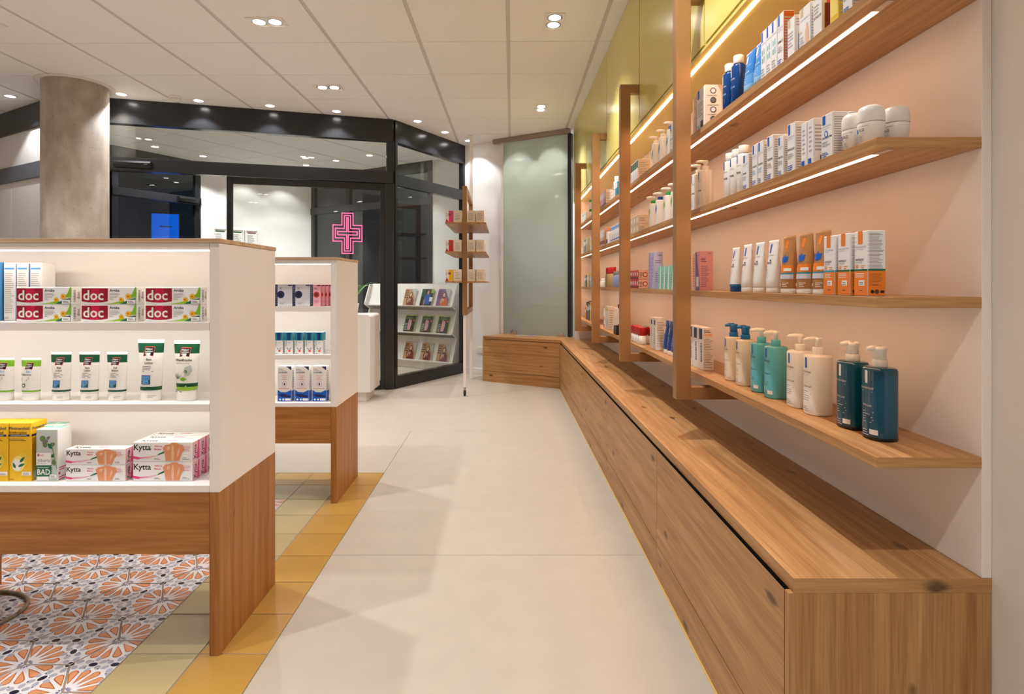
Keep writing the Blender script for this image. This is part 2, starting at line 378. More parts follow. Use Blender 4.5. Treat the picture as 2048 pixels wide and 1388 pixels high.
def carton(name, w, d, h, base, decor, side=None, top=None):
    b = 0.0012; mb = MB().box(-w / 2, w / 2, -d / 2, d / 2, 0, h, base, b)
    if side: mb.box(w / 2 - 0.001, w / 2 + 0.0001, -d / 2 + b, d / 2 - b, b, h - b, side)
    if top: mb.box(-w / 2 + b, w / 2 - b, -d / 2 + b, d / 2 - b, h - 0.001, h + 0.0001, top)
    p = MB()
    f = Print(p, lambda u, v, e: (-w / 2 + u, -d / 2 - e, v), w, h)
    r = Print(p, lambda u, v, e: (w / 2 + e, -d / 2 + u, v), d, h)
    t = Print(p, lambda u, v, e: (-w / 2 + u, -d / 2 + v, h + e), w, d)
    decor(f, r, t)
    t.rect(0.03, 0.90, 0.97, 0.93, 'p_dgrey')                           # tuck-flap slit of the lid
    return (name, mb.mesh(name), printed(p))
def ell_ring(a, b, z, n=24, p=1.0):
    out = []
    for j in range(n):
        t = 2 * PI * j / n; c, s_ = math.cos(t), math.sin(t)
        out.append((a * math.copysign(abs(c) ** p, c), b * math.copysign(abs(s_) ** p, s_), z))
    return out
def curved(mb, a_of, b_of, W, Ht, p=1.0):
    def fn(u, v, e):
        a, b = a_of(v), b_of(v); x = max(-0.995, min(0.995, (u - W / 2) / a if a else 0))
        c = abs(x) ** (1 / p); return ((a + e) * x, -(b + e) * math.sqrt(max(0.0, 1 - c * c)) ** p - e * 0.5, v)
    q = Print(mb, fn, W, Ht); q.seg = 10; return q
def squeeze_tube(name, w, d, h, hc, body, cap, bands, decor, wcap=0.86, crimp=None):
    """cosmetic tube standing on its cap, flat crimped end up; bands = [(v0, v1, mat)] as fractions of h"""
    a0, b0 = w / 2 * wcap, d / 2
    def A(z): t = max(0, min(1, (z - hc) / (h - hc))); return a0 + (w / 2 - a0) * t
    def B(z):
        t = max(0, min(1, (z - hc) / (h * 0.95 - hc))); return b0 * (1 - t ** 1.6) + 0.0012
    zs = sorted(set([hc, hc + 0.003, h * 0.95, h] + [hc + (h * 0.95 - hc) * i / 6 for i in range(1, 6)] + [q * h for bd in bands for q in bd[:2] if hc < q * h < h]))
    rings = [ell_ring(A(z) * (0.93 if z == hc else 1), B(z) * (0.93 if z == hc else 1), z) for z in zs]; ms = []
    for i in range(len(zs) - 1):
        c = (zs[i] + zs[i + 1]) / 2 / h; m = body
        for b0_, b1_, mm in bands:
            if b0_ <= c <= b1_: m = mm
        ms.append(crimp if (crimp and zs[i] >= h * 0.949) else m)
    mb = MB().rings(rings, ms)
    cp = MB().rings([ell_ring(a0 * 0.95, b0 * 0.95, 0), ell_ring(a0, b0, 0.002), ell_ring(a0 * 0.99, b0 * 0.99, hc - 0.002), ell_ring(a0 * 0.95, b0 * 0.95, hc)], cap)
    p = MB(); f = curved(p, A, B, w, h); decor(f)
    return (name, None, [('tube_body', mb.mesh('tube_body')), ('cap', cp.mesh('cap'))] + printed(p))
def pump_bottle(name, w, d, hb, ht, body, pump, decor, style='slim', shoulder=0.006, p=0.8, base=None, collar=None):
    """bottle with dispenser pump; nozzle points to the front"""
    a, b = w / 2, d / 2
    mb = MB().rings([ell_ring(a * .94, b * .94, 0, 24, p), ell_ring(a, b, 0.004, 24, p), ell_ring(a, b, 0.008, 24, p), ell_ring(a, b, hb - shoulder, 24, p), ell_ring(a * .95, b * .95, hb - shoulder * .3, 24, p), ell_ring(a * .82, b * .82, hb, 24, p), ell_ring(0.013, 0.013, hb + 0.001, 24, 1)],
                    [base or body, base or body, body, body, body, body])
    rc = 0.0135 if style == 'slim' else 0.0155; col = MB(); hd = MB(); tot = ht - hb
    zc = hb + tot * (0.42 if style == 'slim' else 0.36)
    col.lathe([(rc * .95, hb), (rc, hb + 0.002), (rc, zc - 0.002), (rc * .93, zc)], collar or pump, 18)
    if style == 'slim':
        hd.lathe([(0.006, zc), (0.006, ht - 0.014), (0.009, ht - 0.012), (0.0105, ht - 0.004), (0.0095, ht - 0.001)], pump, 16)
        hd.tube([(0, 0.004, ht - 0.006), (0, -0.015, ht - 0.004), (0, -0.030, ht - 0.005), (0, -0.037, ht - 0.009)], [0.0075, 0.0062, 0.005, 0.0042], pump, 8)
    else:
        hd.lathe([(rc * .82, zc), (rc * .84, ht - 0.010), (rc * .98, ht - 0.007), (rc * .98, ht - 0.002), (rc * .8, ht)], pump, 18)
        hd.tube([(0.0, 0, ht - 0.005), (0, -0.018, ht - 0.003), (0, -0.030, ht - 0.006)], [0.008, 0.006, 0.0045], pump, 8)
    pr = MB(); f = curved(pr, lambda v: a, lambda v: b, w, hb, p); decor(f)
    return (name, None, [('bottle_body', mb.mesh('bottle_body')), ('collar', col.mesh('collar')), ('pump_head', hd.mesh('pump_head'))] + printed(pr))
def cap_bottle(name, r, hb, ht, body, cap, decor, rc=None, neck=0.004):
    rc = rc or r * 0.72
    mb = MB().lathe([(r * .93, 0), (r, 0.003), (r, hb - 0.008), (r * .9, hb - 0.003), (rc * .9, hb), (rc * .9, hb + neck)], body, 20)
    cp = MB().lathe([(rc * .97, hb + neck * .5), (rc, hb + neck * .5 + .002), (rc, ht - .002), (rc * .9, ht)], cap, 18)
    pr = MB(); f = curved(pr, lambda v: r, lambda v: r, 2 * r, hb); decor(f)
    return (name, None, [('bottle_body', mb.mesh('bottle_body')), ('cap', cp.mesh('cap'))] + printed(pr))
def jar(name, r, hb, ht, body, lid, decor):
    mb = MB().lathe([(r * .92, 0), (r * .97, 0.003), (r * .97, hb)], body, 20)
    ld = MB().lathe([(r, hb - 0.001), (r, ht - 0.003), (r * .94, ht)], lid, 20)
    pr = MB(); f = curved(pr, lambda v: r * .97, lambda v: r * .97, 2 * r, hb); decor(f)
    return (name, None, [('jar_body', mb.mesh('jar_body')), ('lid', ld.mesh('lid'))] + printed(pr))

# ------------------------------------------------------------------ plan of the place (metres; camera above the origin looking along +y)
A = (-1.17, 5.99); Bc = (-4.01, 5.196); G = (-0.515, 7.12)            # corners of the black entrance front
U = Vector((0.859, -0.512)); NB = Vector((0.512, 0.859))              # direction of the slanted end wall and its normal (away from the room)
XB = 0.5658                                                            # plane of the drawer fronts
XS = 0.742                                                             # front edge of shelves and wall cabinets
XP = 0.952                                                             # face of the white back panel
YE = 1.1486                                                            # near end of the shelving
JY = [YE, 2.15, 3.19, 4.22, 5.27, 6.0]                                 # joints between the units
def hit(px, P, Q):
    """where the sight line of pixel column px crosses the wall line P-Q"""
    k = (px - VX) / F; dx, dy = Q[0] - P[0], Q[1] - P[1]
    t = (k * P[1] - P[0]) / (dx - k * dy); return (P[0] + dx * t, P[1] + dy * t)
def clip(poly, halfplanes):
    for a, b, c in halfplanes:                                         # keep a*x+b*y <= c
        out = []
        for i in range(len(poly)):
            p, q = poly[i], poly[(i + 1) % len(poly)]; dp, dq = a * p[0] + b * p[1] - c, a * q[0] + b * q[1] - c
            if dp <= 0: out.append(p)
            if (dp < 0 < dq) or (dq < 0 < dp): t = dp / (dp - dq); out.append((p[0] + (q[0] - p[0]) * t, p[1] + (q[1] - p[1]) * t))
        poly = out
        if len(poly) < 3: return []
    return poly

# ------------------------------------------------------------------ floor
XR, YR, T = -0.703, 3.337, 0.2042                                      # edge and far end of the tiled field, tile pitch
fl = struct(bx(-6.7, 1.1, -4, 9.8, -0.03, -0.004, 'slab_joint'), 'floor')
fg = part(bx(-3.7, XR, 0.3, YR, -0.0039, -0.0022, 'grout'), 'grout_bed', fl)
def slab(x0, x1, y0, y1):
    g = 0.0012; part(bx(x0 + g, x1 - g, y0 + g, y1 - g, -0.0039, 0, 'slab', 0.0008), 'floor_slab', fl)
for y0, y1 in ((-4, -1.6), (-1.6, 0.36), (0.36, 2.323), (2.323, 4.283)): slab(XR, 0.97, y0, y1)
slab(-2.4, XR, YR, 4.283); slab(-6.6, -2.4, YR, 4.283)
for y0, y1 in ((4.283, 6.24), (6.24, 9.7)): slab(-2.4, 0.97, y0, y1); slab(-6.6, -2.4, y0, y1)
for y0, y1 in ((-4, -1.6), (-1.6, 0.3)): slab(-3.7, XR, y0, y1)
for y0, y1 in ((-4, -1.6), (-1.6, 0.36), (0.36, 2.323), (2.323, YR)): slab(-6.6, -3.7, y0, y1)
tm = {k: bx(-T / 2 + .0016, T / 2 - .0016, -T / 2 + .0016, T / 2 - .0016, -0.0021, 0, 'tile_' + k, 0.001).mesh('floor_tile') for k in ('yellow', 'beige')}
for i in range(14):
    link('floor_tile', tm['yellow'], fl, (XR - T * (i + .5), YR - T / 2, 0))
    if i > 0: link('floor_tile', tm['beige'], fl, (XR - T * (i + .5), YR - T * 1.5, 0))
for j in range(1, 15):
    link('floor_tile', tm['yellow'], fl, (XR - T / 2, YR - T * (j + .5), 0))
    if j > 1: link('floor_tile', tm['beige'], fl, (XR - T * 1.5, YR - T * (j + .5), 0))
# patterned hexagon tiles
HA = 0.2245 / math.sqrt(3)
hexbed = part(bx(-3.65, XR - 2 * T, 0.34, YR - 2 * T, -0.00215, -0.0016, 'hex_grout'), 'hexagon_grout_bed', fl)
def hexagon(r, cx=0, cy=0): return [(cx + r * math.cos(PI / 3 * i), cy + r * math.sin(PI / 3 * i)) for i in range(6)]
def planes(poly):
    out = []
    for i in range(len(poly)):
        p, q = poly[i], poly[(i + 1) % len(poly)]; a, b = q[1] - p[1], -(q[0] - p[0]); out.append((a, b, a * p[0] + b * p[1]))
    return out
def ellp(cx, cy, a, b, rot, n=8):
    c, s = math.cos(rot), math.sin(rot)
    return [(cx + a * math.cos(2 * PI * i / n) * c - b * math.sin(2 * PI * i / n) * s, cy + a * math.cos(2 * PI * i / n) * s + b * math.sin(2 * PI * i / n) * c) for i in range(n)]
def hex_tile(extra):
    shape = clip(hexagon(HA - 0.0035), extra)
    if len(shape) < 3: return None
    hp = planes(hexagon(HA - 0.0035)) + extra; mb = MB().prism(shape, -0.0016, 0, 'tile_white')
    def put(poly, mat, z):
        q = clip(poly, hp)
        if len(q) >= 3: mb.add([(x, y, z) for x, y in q], [list(range(len(q)))], mat)
    rr = random.Random(3)
    for v in range(3):
        a0 = v * 2 * PI / 3; fx, fy = HA * math.cos(a0), HA * math.sin(a0)
        for k in range(15):
            a = a0 + PI + (k - 7) * PI / 7.5 + 0.02
            if abs((k - 7)) * 24 > 75: continue
            def pet(r0, r1, w):
                c, s = math.cos(a), math.sin(a)
                return [(fx + x * c - y * s, fy + x * s + y * c) for x, y in ((r0, 0), (r0 + (r1 - r0) * .45, w * .62), (r0 + (r1 - r0) * .8, w), (r1 - .004, w * .7), (r1, 0), (r1 - .004, -w * .7), (r0 + (r1 - r0) * .8, -w), (r0 + (r1 - r0) * .45, -w * .62))]
            r1 = 0.086 + 0.008 * rr.random()
            put(pet(0.031, r1, 0.0126), 'petal_dark', 0.00025); put(pet(0.039, r1 - 0.003, 0.0094), 'petal_light', 0.0004)
            put(ellp(fx + 0.014 * math.cos(a), fy + 0.014 * math.sin(a), 0.0055, 0.0022, a), 'tile_violet', 0.0003)
            put(ellp(fx + 0.098 * math.cos(a + PI / 15), fy + 0.098 * math.sin(a + PI / 15), 0.0026, 0.0026, 0, 6), 'tile_dot', 0.0003)
        b = a0 + PI / 3
        for rad in (0.063, HA):
            nx, ny = rad * math.cos(b), rad * math.sin(b)
            put(ellp(nx, ny, 0.0125, 0.0088, b), 'tile_navy', 0.0005)
            for k in range(6):
                t = b + k * PI / 3 + PI / 6; put(ellp(nx + 0.0245 * math.cos(t), ny + 0.0245 * math.sin(t), 0.0105, 0.0082, t), 'tile_grey', 0.0003)
    put(ellp(0, 0, 0.0125, 0.0088, 0), 'tile_navy', 0.0005)
    for k in range(6):
        t = k * PI / 3 + PI / 6; put(ellp(0.0245 * math.cos(t), 0.0245 * math.sin(t), 0.0105, 0.0082, t), 'tile_grey', 0.00028)
    return mb.mesh('hexagon_tile', False)
hex0 = hex_tile([])
XH, YH = XR - 2 * T - 0.002, YR - 2 * T - 0.002
ci = 0
for i in range(-2, 13):
    x = -1.3176 - i * 1.5 * HA
    if x < -3.5: break
    for j in range(-9, 6):
        y = 1.991 + (j + 0.5 * (i % 2)) * 0.2245
        if y < 0.45 or x - HA > XH or y - HA > YH: continue
        if x + HA > XH or y + 0.113 > YH:
            me = hex_tile([(1, 0, XH - x), (0, 1, YH - y)])
            if me: link('hexagon_tile', me, fl, (x, y, 0))
        else: link('hexagon_tile', hex0, fl, (x, y, 0))

# ------------------------------------------------------------------ ceiling: grid of lay-in tiles
ROT = math.radians(-0.6)
ce = struct(bx(-6.8, 1.2, -8.2, 6.2, 0.004, 0.05, 'ceiling_bar'), 'ceiling', (0.02, 4.055, CH), ROT)
tmesh = bx(-0.2995, 0.2995, -0.3095, 0.3095, 0, 0.0039, 'ceiling_tile', 0.001).mesh('ceiling_tile')
def half(P, Q, side, gap=0.0):
    a, b = Q[1] - P[1], -(Q[0] - P[0]); n = math.hypot(a, b); return (side * a / n, side * b / n, side * (a * P[0] + b * P[1]) / n - gap)
PCx = (-6.68, 6.71)
def lay(i0, i1, j0, j1, origin, rot, planes_of, keep):
    cr_, sr_ = math.cos(rot), math.sin(rot)
    for i in range(i0, i1):
        for j in range(j0, j1):
            x, y = (i + .5) * .625, (j + .5) * .625; wx, wy = origin[0] + x * cr_ - y * sr_, origin[1] + x * sr_ + y * cr_
            if not keep(wx, wy): continue
            pl_ = planes_of(wx, wy)
            loc_ = [(a * cr_ + b * sr_, -a * sr_ + b * cr_, c - a * wx - b * wy) for a, b, c in pl_]
            sq = [(-.2995, -.3095), (.2995, -.3095), (.2995, .3095), (-.2995, .3095)]
            q = clip(sq, loc_)
            if len(q) < 3: continue
            full = len(q) == 4 and all(abs(u[0] - v[0]) + abs(u[1] - v[1]) < 1e-6 for u, v in zip(sorted(q), sorted(sq)))
            me = tmesh if full else MB().prism(q, 0, 0.0039, 'ceiling_tile').mesh('ceiling_tile')
            o = link('ceiling_tile', me, ce); o.matrix_basis = ce_inv @ (Matrix.Translation((wx, wy, CH)) @ Matrix.Rotation(rot, 4, 'Z'))
ce_inv = (Matrix.Translation((0.02, 4.055, CH)) @ Matrix.Rotation(ROT, 4, 'Z')).inverted()
def shop_planes(wx, wy):
    out = [(1, 0, 0.98)]
    if wx < Bc[0]: out.append(half(PCx, Bc, -1))
    elif wx < A[0]: out.append(half(Bc, A, -1))
    elif wx < G[0]: out.append(half(A, G, -1))
    if wx >= A[0] - 0.3 and wx <= G[0]: out.append((0, 1, 7.5))
    return out
lay(-11, 2, -13, 6, (0.02, 4.055), ROT, shop_planes, lambda wx, wy: wx < 1.3)
lay(-9, 9, -9, 9, (-2.6, 7.3), math.atan2(U.y, U.x), lambda wx, wy: [half(Bc, A, 1), half(A, G, 1), half(PCx, Bc, 1)], lambda wx, wy: wx > -5.4 and wy > 5.3 and wy < 9.5 and wx < 0.2)

# ------------------------------------------------------------------ walls
struct(bx(0.972, 1.1, -4.0, 6.35, 0, 2.83, 'wall_paint'), 'wall_right')
struct(bx(-6.7, 1.1, -4.12, -4.0, 0, 2.83, 'wall_paint'), 'wall_rear')
struct(bx(-6.82, -6.7, -4.12, 6.9, 0, 2.83, 'wall_paint'), 'wall_left')
def along(P, Q): return math.atan2(Q[1] - P[1], Q[0] - P[0]), math.hypot(Q[0] - P[0], Q[1] - P[1])
aw, Lw = along(G, (0.972, 6.234))
w = MB().box(0, 0.56, 0, 0.12, 0, 2.83, 'white_wall').box(0.56, 1.60, 0, 0.04, 0, 0.50, 'white_wall').box(1.50, 1.731, 0, 0.12, 0.5, 2.83, 'white_wall')
w.box(0.56, 0.60, 0.12, 0.62, 0, 2.83, 'white_wall').box(0.50, 1.66, 0.62, 0.68, 0, 2.83, 'white_wall').box(1.50, 1.56, 0.12, 0.62, 0, 2.83, 'white_wall')
wb = struct(w, 'wall_end', (G[0], G[1], 0), aw)
part(bx(0.02, 0.50, -0.012, 0, 0, 0.07, 'white_wall', 0.002), 'baseboard', wb)

# ------------------------------------------------------------------ entrance front of black frames and glass
def seg(P, Q): a, L = along(P, Q); return (P[0], P[1], 0), a, L
locB, aB, LB = seg(Bc, A)
fr = thing('entrance_front', 'black framed glass entrance front with transom window above the sliding door', 'entrance', locB, aB)
part(bx(0, LB, -0.02, 0.06, 2.575, CH - 0.001, 'black_frame', 0.003), 'fascia', fr)
part(bx(0, LB, -0.03, 0.06, 2.14, 2.264, 'black_frame', 0.003), 'transom_rail', fr)
part(bx(LB - 0.085, LB + 0.012, -0.02, 0.07, 0, 2.14, 'black_frame', 0.004), 'corner_post', fr)
part(bx(LB - 0.07, LB + 0.012, -0.019, 0.05, 2.264, 2.575, 'black_frame', 0.003), 'mullion', fr)
part(bx(0, 0.06, -0.019, 0.05, 0, 2.575, 'black_frame', 0.003), 'mullion', fr)
part(bx(0.06, LB - 0.07, 0.012, 0.018, 2.264, 2.575, 'pane_glass'), 'transom_pane', fr)
sx = (hit(270, Bc, A)[0] - Bc[0]) / math.cos(aB)
def sensor(name, x, z, wd, par_loc, rz, label):
    t = thing(name, label, 'sensor', par_loc, rz)
    pr = [(0.0, 0.0), (-0.035, 0.004), (-0.062, 0.022), (-0.066, 0.042), (-0.045, 0.062), (0.0, 0.07)]
    m = MB().extr([(p[0], p[1] + z) for p in pr], x - wd / 2, x + wd / 2, 0, 'pl_black'); part(m, 'housing', t)
    part(bx(x + wd / 2 - 0.05, x + wd / 2 - 0.02, -0.064, -0.055, z + 0.03, z + 0.036, 'trim_white'), 'indicator', t)
sensor('door_sensor', sx, 2.165, 0.30, (locB[0] + 0.031 * math.sin(aB), locB[1] - 0.031 * math.cos(aB), 0), aB, 'glossy black motion sensor bar on the transom rail beside the concrete column')
# sliding leaf
s0 = (hit(453, Bc, A)[0] - Bc[0]) / math.cos(aB); s1 = LB - 0.086
dl = thing('sliding_door', 'glass sliding door leaf with thin black frame and glowing pink cross', 'door', locB, aB)
z0, z1 = 0.004, 2.137
for nm, b in (('stile', (s0, s0 + .055, 0.0, 0.035, z0, z1)), ('stile', (s1 - .045, s1, 0.0, 0.035, z0, z1)), ('top_rail', (s0 + .055, s1 - .045, 0.0, 0.035, z1 - .07, z1)), ('bottom_rail', (s0 + .055, s1 - .045, 0.0, 0.035, z0, 0.095))):
    part(bx(*b, 'black_frame', 0.002), nm, dl)
part(bx(s0 + .055, s1 - .045, 0.014, 0.021, 0.095, z1 - .07, 'pane_glass'), 'pane', dl)
# pink cross of light tubes on the leaf
sc_ = (hit(695, Bc, A)[0] - Bc[0]) / math.cos(aB)
cr = thing('light_cross', 'glowing pink cross of three nested outlines on the glass door', 'sign', (Bc[0] + sc_ * math.cos(aB) + 0.012 * math.sin(aB), Bc[1] + sc_ * math.sin(aB) - 0.012 * math.cos(aB), 1.612), aB)
def cross(hw, hh, bw, bh): return [(-bw, -hh), (bw, -hh), (bw, -bh), (hw, -bh), (hw, bh), (bw, bh), (bw, hh), (-bw, hh), (-bw, bh), (-hw, bh), (-hw, -bh), (-bw, -bh)]
for ins in (0.0, 0.024, 0.047):
    o_ = cross(.147 - ins, .209 - ins, .059 - ins, .0865 - ins * 1.4); i_ = cross(.147 - ins - .009, .209 - ins - .009, .059 - ins - .009, .0865 - ins * 1.4 - .009); m = MB(); n = 12
    vs = [(x, y_, z) for y_ in (0.0, 0.008) for L_ in (o_, i_) for x, z in L_]
    fs = []
    for k in range(n):
        q = (k + 1) % n; fs += [(k, q, n + q, n + k), (2 * n + k, 3 * n + k, 3 * n + q, 2 * n + q), (k, 2 * n + k, 2 * n + q, q), (n + k, n + q, 3 * n + q, 3 * n + k)]
    m.add(vs, fs, 'neon_pink'); part(m, 'light_tube', cr)
# slanted side light to the right of the entrance
locA, aA, LA = seg(A, G)
sd = thing('glazed_partition', 'slanted black framed glass partition between entrance and white wall', 'partition', locA, aA)
part(bx(0.012, LA, -0.02, 0.06, 2.575, CH - 0.001, 'black_frame', 0.003), 'fascia', sd)
part(bx(0.05, LA - 0.04, -0.018, 0.05, 2.13, 2.25, 'black_frame', 0.003), 'transom_rail', sd)
part(bx(0.05, LA - 0.04, -0.018, 0.05, 0, 0.13, 'black_frame', 0.003), 'bottom_rail', sd)
part(bx(0.012, 0.05, -0.02, 0.05, 0, 2.575, 'black_frame', 0.003), 'mullion', sd)
part(bx(LA - 0.04, LA, -0.02, 0.05, 0, 2.575, 'black_frame', 0.003), 'mullion', sd)
part(bx(0.05, LA - 0.04, 0.012, 0.018, 0.13, 2.13, 'pane_glass'), 'pane', sd)
part(bx(0.05, LA - 0.04, 0.012, 0.018, 2.25, 2.575, 'pane_glass'), 'pane', sd)
# partition behind the column
PC = (-6.68, 6.71); locC, aC, LC = seg(PC, Bc)
pc = thing('panel_partition', 'partition of white panels with grey rail and black fascia behind the concrete column', 'partition', locC, aC)
part(bx(0, LC, -0.02, 0.06, 2.575, CH - 0.001, 'black_frame', 0.003), 'fascia', pc)
part(bx(0, LC, -0.018, 0.05, 2.10, 2.25, 'grey_rail', 0.003), 'transom_rail', pc)
nC = 3
for i in range(nC):
    a, b = LC / nC * i, LC / nC * (i + 1)
    part(bx(a + .004, b - .004, 0, 0.03, 2.25, 2.575, 'white_wall', 0.002), 'panel', pc); part(bx(a + .004, b - .004, 0, 0.03, 0.0, 2.10, 'white_wall', 0.002), 'panel', pc)
# lobby beyond the glass
V1, V2, V3, V4, V5 = (-0.285, 7.517), (-1.01, 7.95), (-3.10, 9.20), (-4.30, 8.10), (-4.85, 7.07)
def wallseg(name, P, Q, z0=0, z1=2.83, mat='white_wall', th=0.1):
    l, a, L = seg(P, Q); return struct(bx(0, L, -th, 0, z0, z1, mat), name, l, a)
wallseg('wall_lobby_side', V1, V2)
wallseg('wall_lobby_return', (G[0] + 0.06, G[1] + 0.11), V1)
wallseg('wall_lobby_back', V3, V4)
def outer(P, Q, name, label, nd):
    l, a, L = seg(P, Q); t = thing(name, label, 'entrance', l, a)
    part(bx(0, L, -0.06, 0.02, 2.66, 2.83, 'black_frame', 0.003), 'fascia', t)
    part(bx(0, L, -0.05, 0.03, 2.20, 2.30, 'black_frame', 0.003), 'transom_rail', t); part(bx(0, L, -0.05, 0.02, 0, 0.1, 'black_frame', 0.003), 'bottom_rail', t)
    for i in range(nd + 1):
        c = min(max(L * i / nd, 0.04), L - 0.04); part(bx(c - .04, c + .04, -0.045, 0.015, 0.1, 2.66, 'black_frame', 0.003), 'mullion', t)
    for i in range(nd):
        a0, a1 = L * i / nd + .04, L * (i + 1) / nd - .04
        part(bx(a0, a1, -0.02, -0.013, 0.1, 2.20, 'pane_glass'), 'pane', t); part(bx(a0, a1, -0.02, -0.013, 2.30, 2.66, 'pane_glass'), 'pane', t)
    return t
outer(V2, V3, 'outer_front', 'dark glazed outer front of the lobby behind the magazine rack', 3)
outer(V4, V5, 'outer_door_front', 'dark glazed outer door of the lobby with black rail in front of the blue screen', 1)
struct(bx(-0.05, 0.05, 0, 1.2, 0, 2.83, 'black_frame'), 'wall_lobby_left', (V5[0] - 0.06, V5[1] - 1.15, 0))
lo, ao, Lo = seg(V4, V5)
sensor('door_sensor', -Lo * 0.18, 2.215, 0.28, (V4[0] - 0.031 * math.sin(ao), V4[1] + 0.031 * math.cos(ao), 0), ao + PI, 'glossy black motion sensor bar on the outer door of the lobby')
# framed sheets on the lobby wall
for k, px in enumerate((440, 474, 503)):
    p = hit(px, V3, V4); lw, al, Ll = seg(V3, V4)
    t = thing('picture_frame', 'white framed certificate on the lobby wall seen through the door glass' if k else 'white framed certificate on the lobby wall beside the black door stile', 'frame', (p[0] + 0.001 * NB.x, p[1] - 0.002, 1.60), al + PI, 'framed certificates in the lobby' if k else None)
    w_, h_ = (0.19, 0.30)
    for nm, b in (('frame_bar', (-w_ / 2, w_ / 2, -0.018, 0, h_ - .02, h_)), ('frame_bar', (-w_ / 2, w_ / 2, -0.018, 0, 0, .02)), ('frame_bar', (-w_ / 2, -w_ / 2 + .02, -0.018, 0, .02, h_ - .02)), ('frame_bar', (w_ / 2 - .02, w_ / 2, -0.018, 0, .02, h_ - .02))):
        part(bx(*b, 'trim_white', 0.002), nm, t)
    m = MB(); m.box(-w_ / 2 + .02, w_ / 2 - .02, -0.006, -0.002, .02, h_ - .02, 'p_white')
    pr = Print(m, lambda u, v, e: (-w_ / 2 + .02 + u, -0.006 - e, .02 + v), w_ - .04, h_ - .04); pr.rect(0.1, .86, .9, .93, 'p_dgreen' if k < 2 else 'p_maroon'); pr.lines(.1, .1, .9, .8, 12, 'p_dgrey')
    part(m, 'sheet', t, fix=False)
# blue advertising screen outside
bsx = thing('display_screen', 'bright blue lit advertising screen with a bottle picture beyond the outer door', 'screen', (-4.88, 8.25, 0), math.radians(25))
part(bx(-0.19, 0.19, 0, 0.06, 0.9, 2.13, 'pl_black', 0.004), 'housing', bsx)
m = MB().box(-0.17, 0.17, -0.004, -0.0002, 1.15, 2.10, 'screen_blue'); pr = Print(m, lambda u, v, e: (-.17 + u, -.004 - e * 3, 1.15 + v), .34, .95)
pr.rect(.62, .25, .80, .55, 'tile_navy'); pr.ell(.71, .55, .03, .05, 'tile_navy'); pr.rect(.67, .55, .75, .64, 'tile_navy'); pr.lines(.3, .80, .8, .84, 1, 'tile_navy')
part(m, 'screen', bsx, fix=False)
part(bx(-0.14, 0.14, -0.05, 0.12, 0, 0.9, 'pl_black', 0.004), 'stand', bsx)

# ------------------------------------------------------------------ frosted glass panel on a rail, end of the bench
gl = thing('frosted_glass_panel', 'tall frosted greenish glass panel hanging from a bronze ceiling rail', 'glass panel', (G[0], G[1], 0), aw)
part(bx(0.47, 1.46, -0.085, -0.03, CH - 0.052, CH - 0.001, 'rail_bronze', 0.004), 'ceiling_rail', gl)
part(bx(0.60, 1.425, -0.052, -0.042, 0.512, CH - 0.05, 'frosted_glass', 0.001), 'pane', gl)
part(bx(0.565, 0.60, -0.05, 0.0, 0.512, CH - 0.05, 'trim_white', 0.002), 'jamb', gl)
part(bx(1.43, 1.47, -0.055, 0.0, 0.512, CH - 0.05, 'pl_black', 0.002), 'edge_strip', gl)
for px in (1028, 1122):
    p = hit(px, (G[0] - NB.x * .06, G[1] - NB.y * .06), (0.972 - NB.x * .06, 6.234 - NB.y * .06)); s = (Vector(p) - Vector(G)).dot(U)
    n = 12; po = [(s + 0.045 * math.cos(PI * k / n), 0.508 + 0.055 * math.sin(PI * k / n)) for k in range(n + 1)]
    kn = part(MB().extr(po, -0.075, -0.053, 1, 'chrome'), 'glass_clamp', gl); kn['label'] = 'chrome half round clamp'

# ------------------------------------------------------------------ round concrete column
cl = thing('column', 'round bare concrete column with white ceiling collar', 'column', (-3.70, 4.95, 0))
part(MB().lathe([(0.24, 0), (0.24, CH - 0.002)], 'concrete', 48), 'shaft', cl)
part(MB().lathe([(0.2405, CH - 0.006), (0.285, CH - 0.006), (0.285, CH - 0.001), (0.2405, CH - 0.001)], 'trim_white', 48), 'collar', cl)

# ------------------------------------------------------------------ bench of drawer cabinets
ZT = 0.507; ZB = 0.478
for i in range(5):
    y0, y1 = JY[i], JY[i + 1]
    if i == 0: y0 += 0.018
    lab = ['long oak drawer unit of the wall bench next to the end panel', 'oak drawer unit of the wall bench, second from its end panel', 'oak drawer unit of the wall bench, third from its end panel', 'oak drawer unit of the wall bench, fourth from its end panel', 'short oak drawer unit of the wall bench at the inner corner'][i]
    t = thing('drawer_unit', lab, 'cabinet', (XB, y0, 0), 0, 'drawer units of the wall bench'); L = y1 - y0
    part(bx(0.020, 0.40, 0.001, L - 0.001, 0.0, ZB - 0.001, 'gap_shade'), 'body', t)  # painted near black so the grip recess and joints read as shaded
    part(MB().extr([(0.0, 0.122), (0.019, 0.122), (0.019, 0.452), (0.0, 0.476)], 0.0016, L - 0.0016, 1, 'oak_y'), 'drawer_front', t)
    part(bx(0.0, 0.019, 0.0012, L - 0.0012, 0.002, 0.1175, 'oak_y'), 'plinth_panel', t)
    part(bx(-0.005, 0.012, 0.0, L, 0.0002, 0.0019, 'yellow_seal'), 'sealant_joint', t)
t = thing('end_panel', 'vertical grained oak end panel closing the wall bench', 'panel', (XB, YE, 0))
part(bx(0.0, 0.405, 0, 0.0165, 0, ZB - 0.0005, 'oak_z', 0.001), 'board', t)
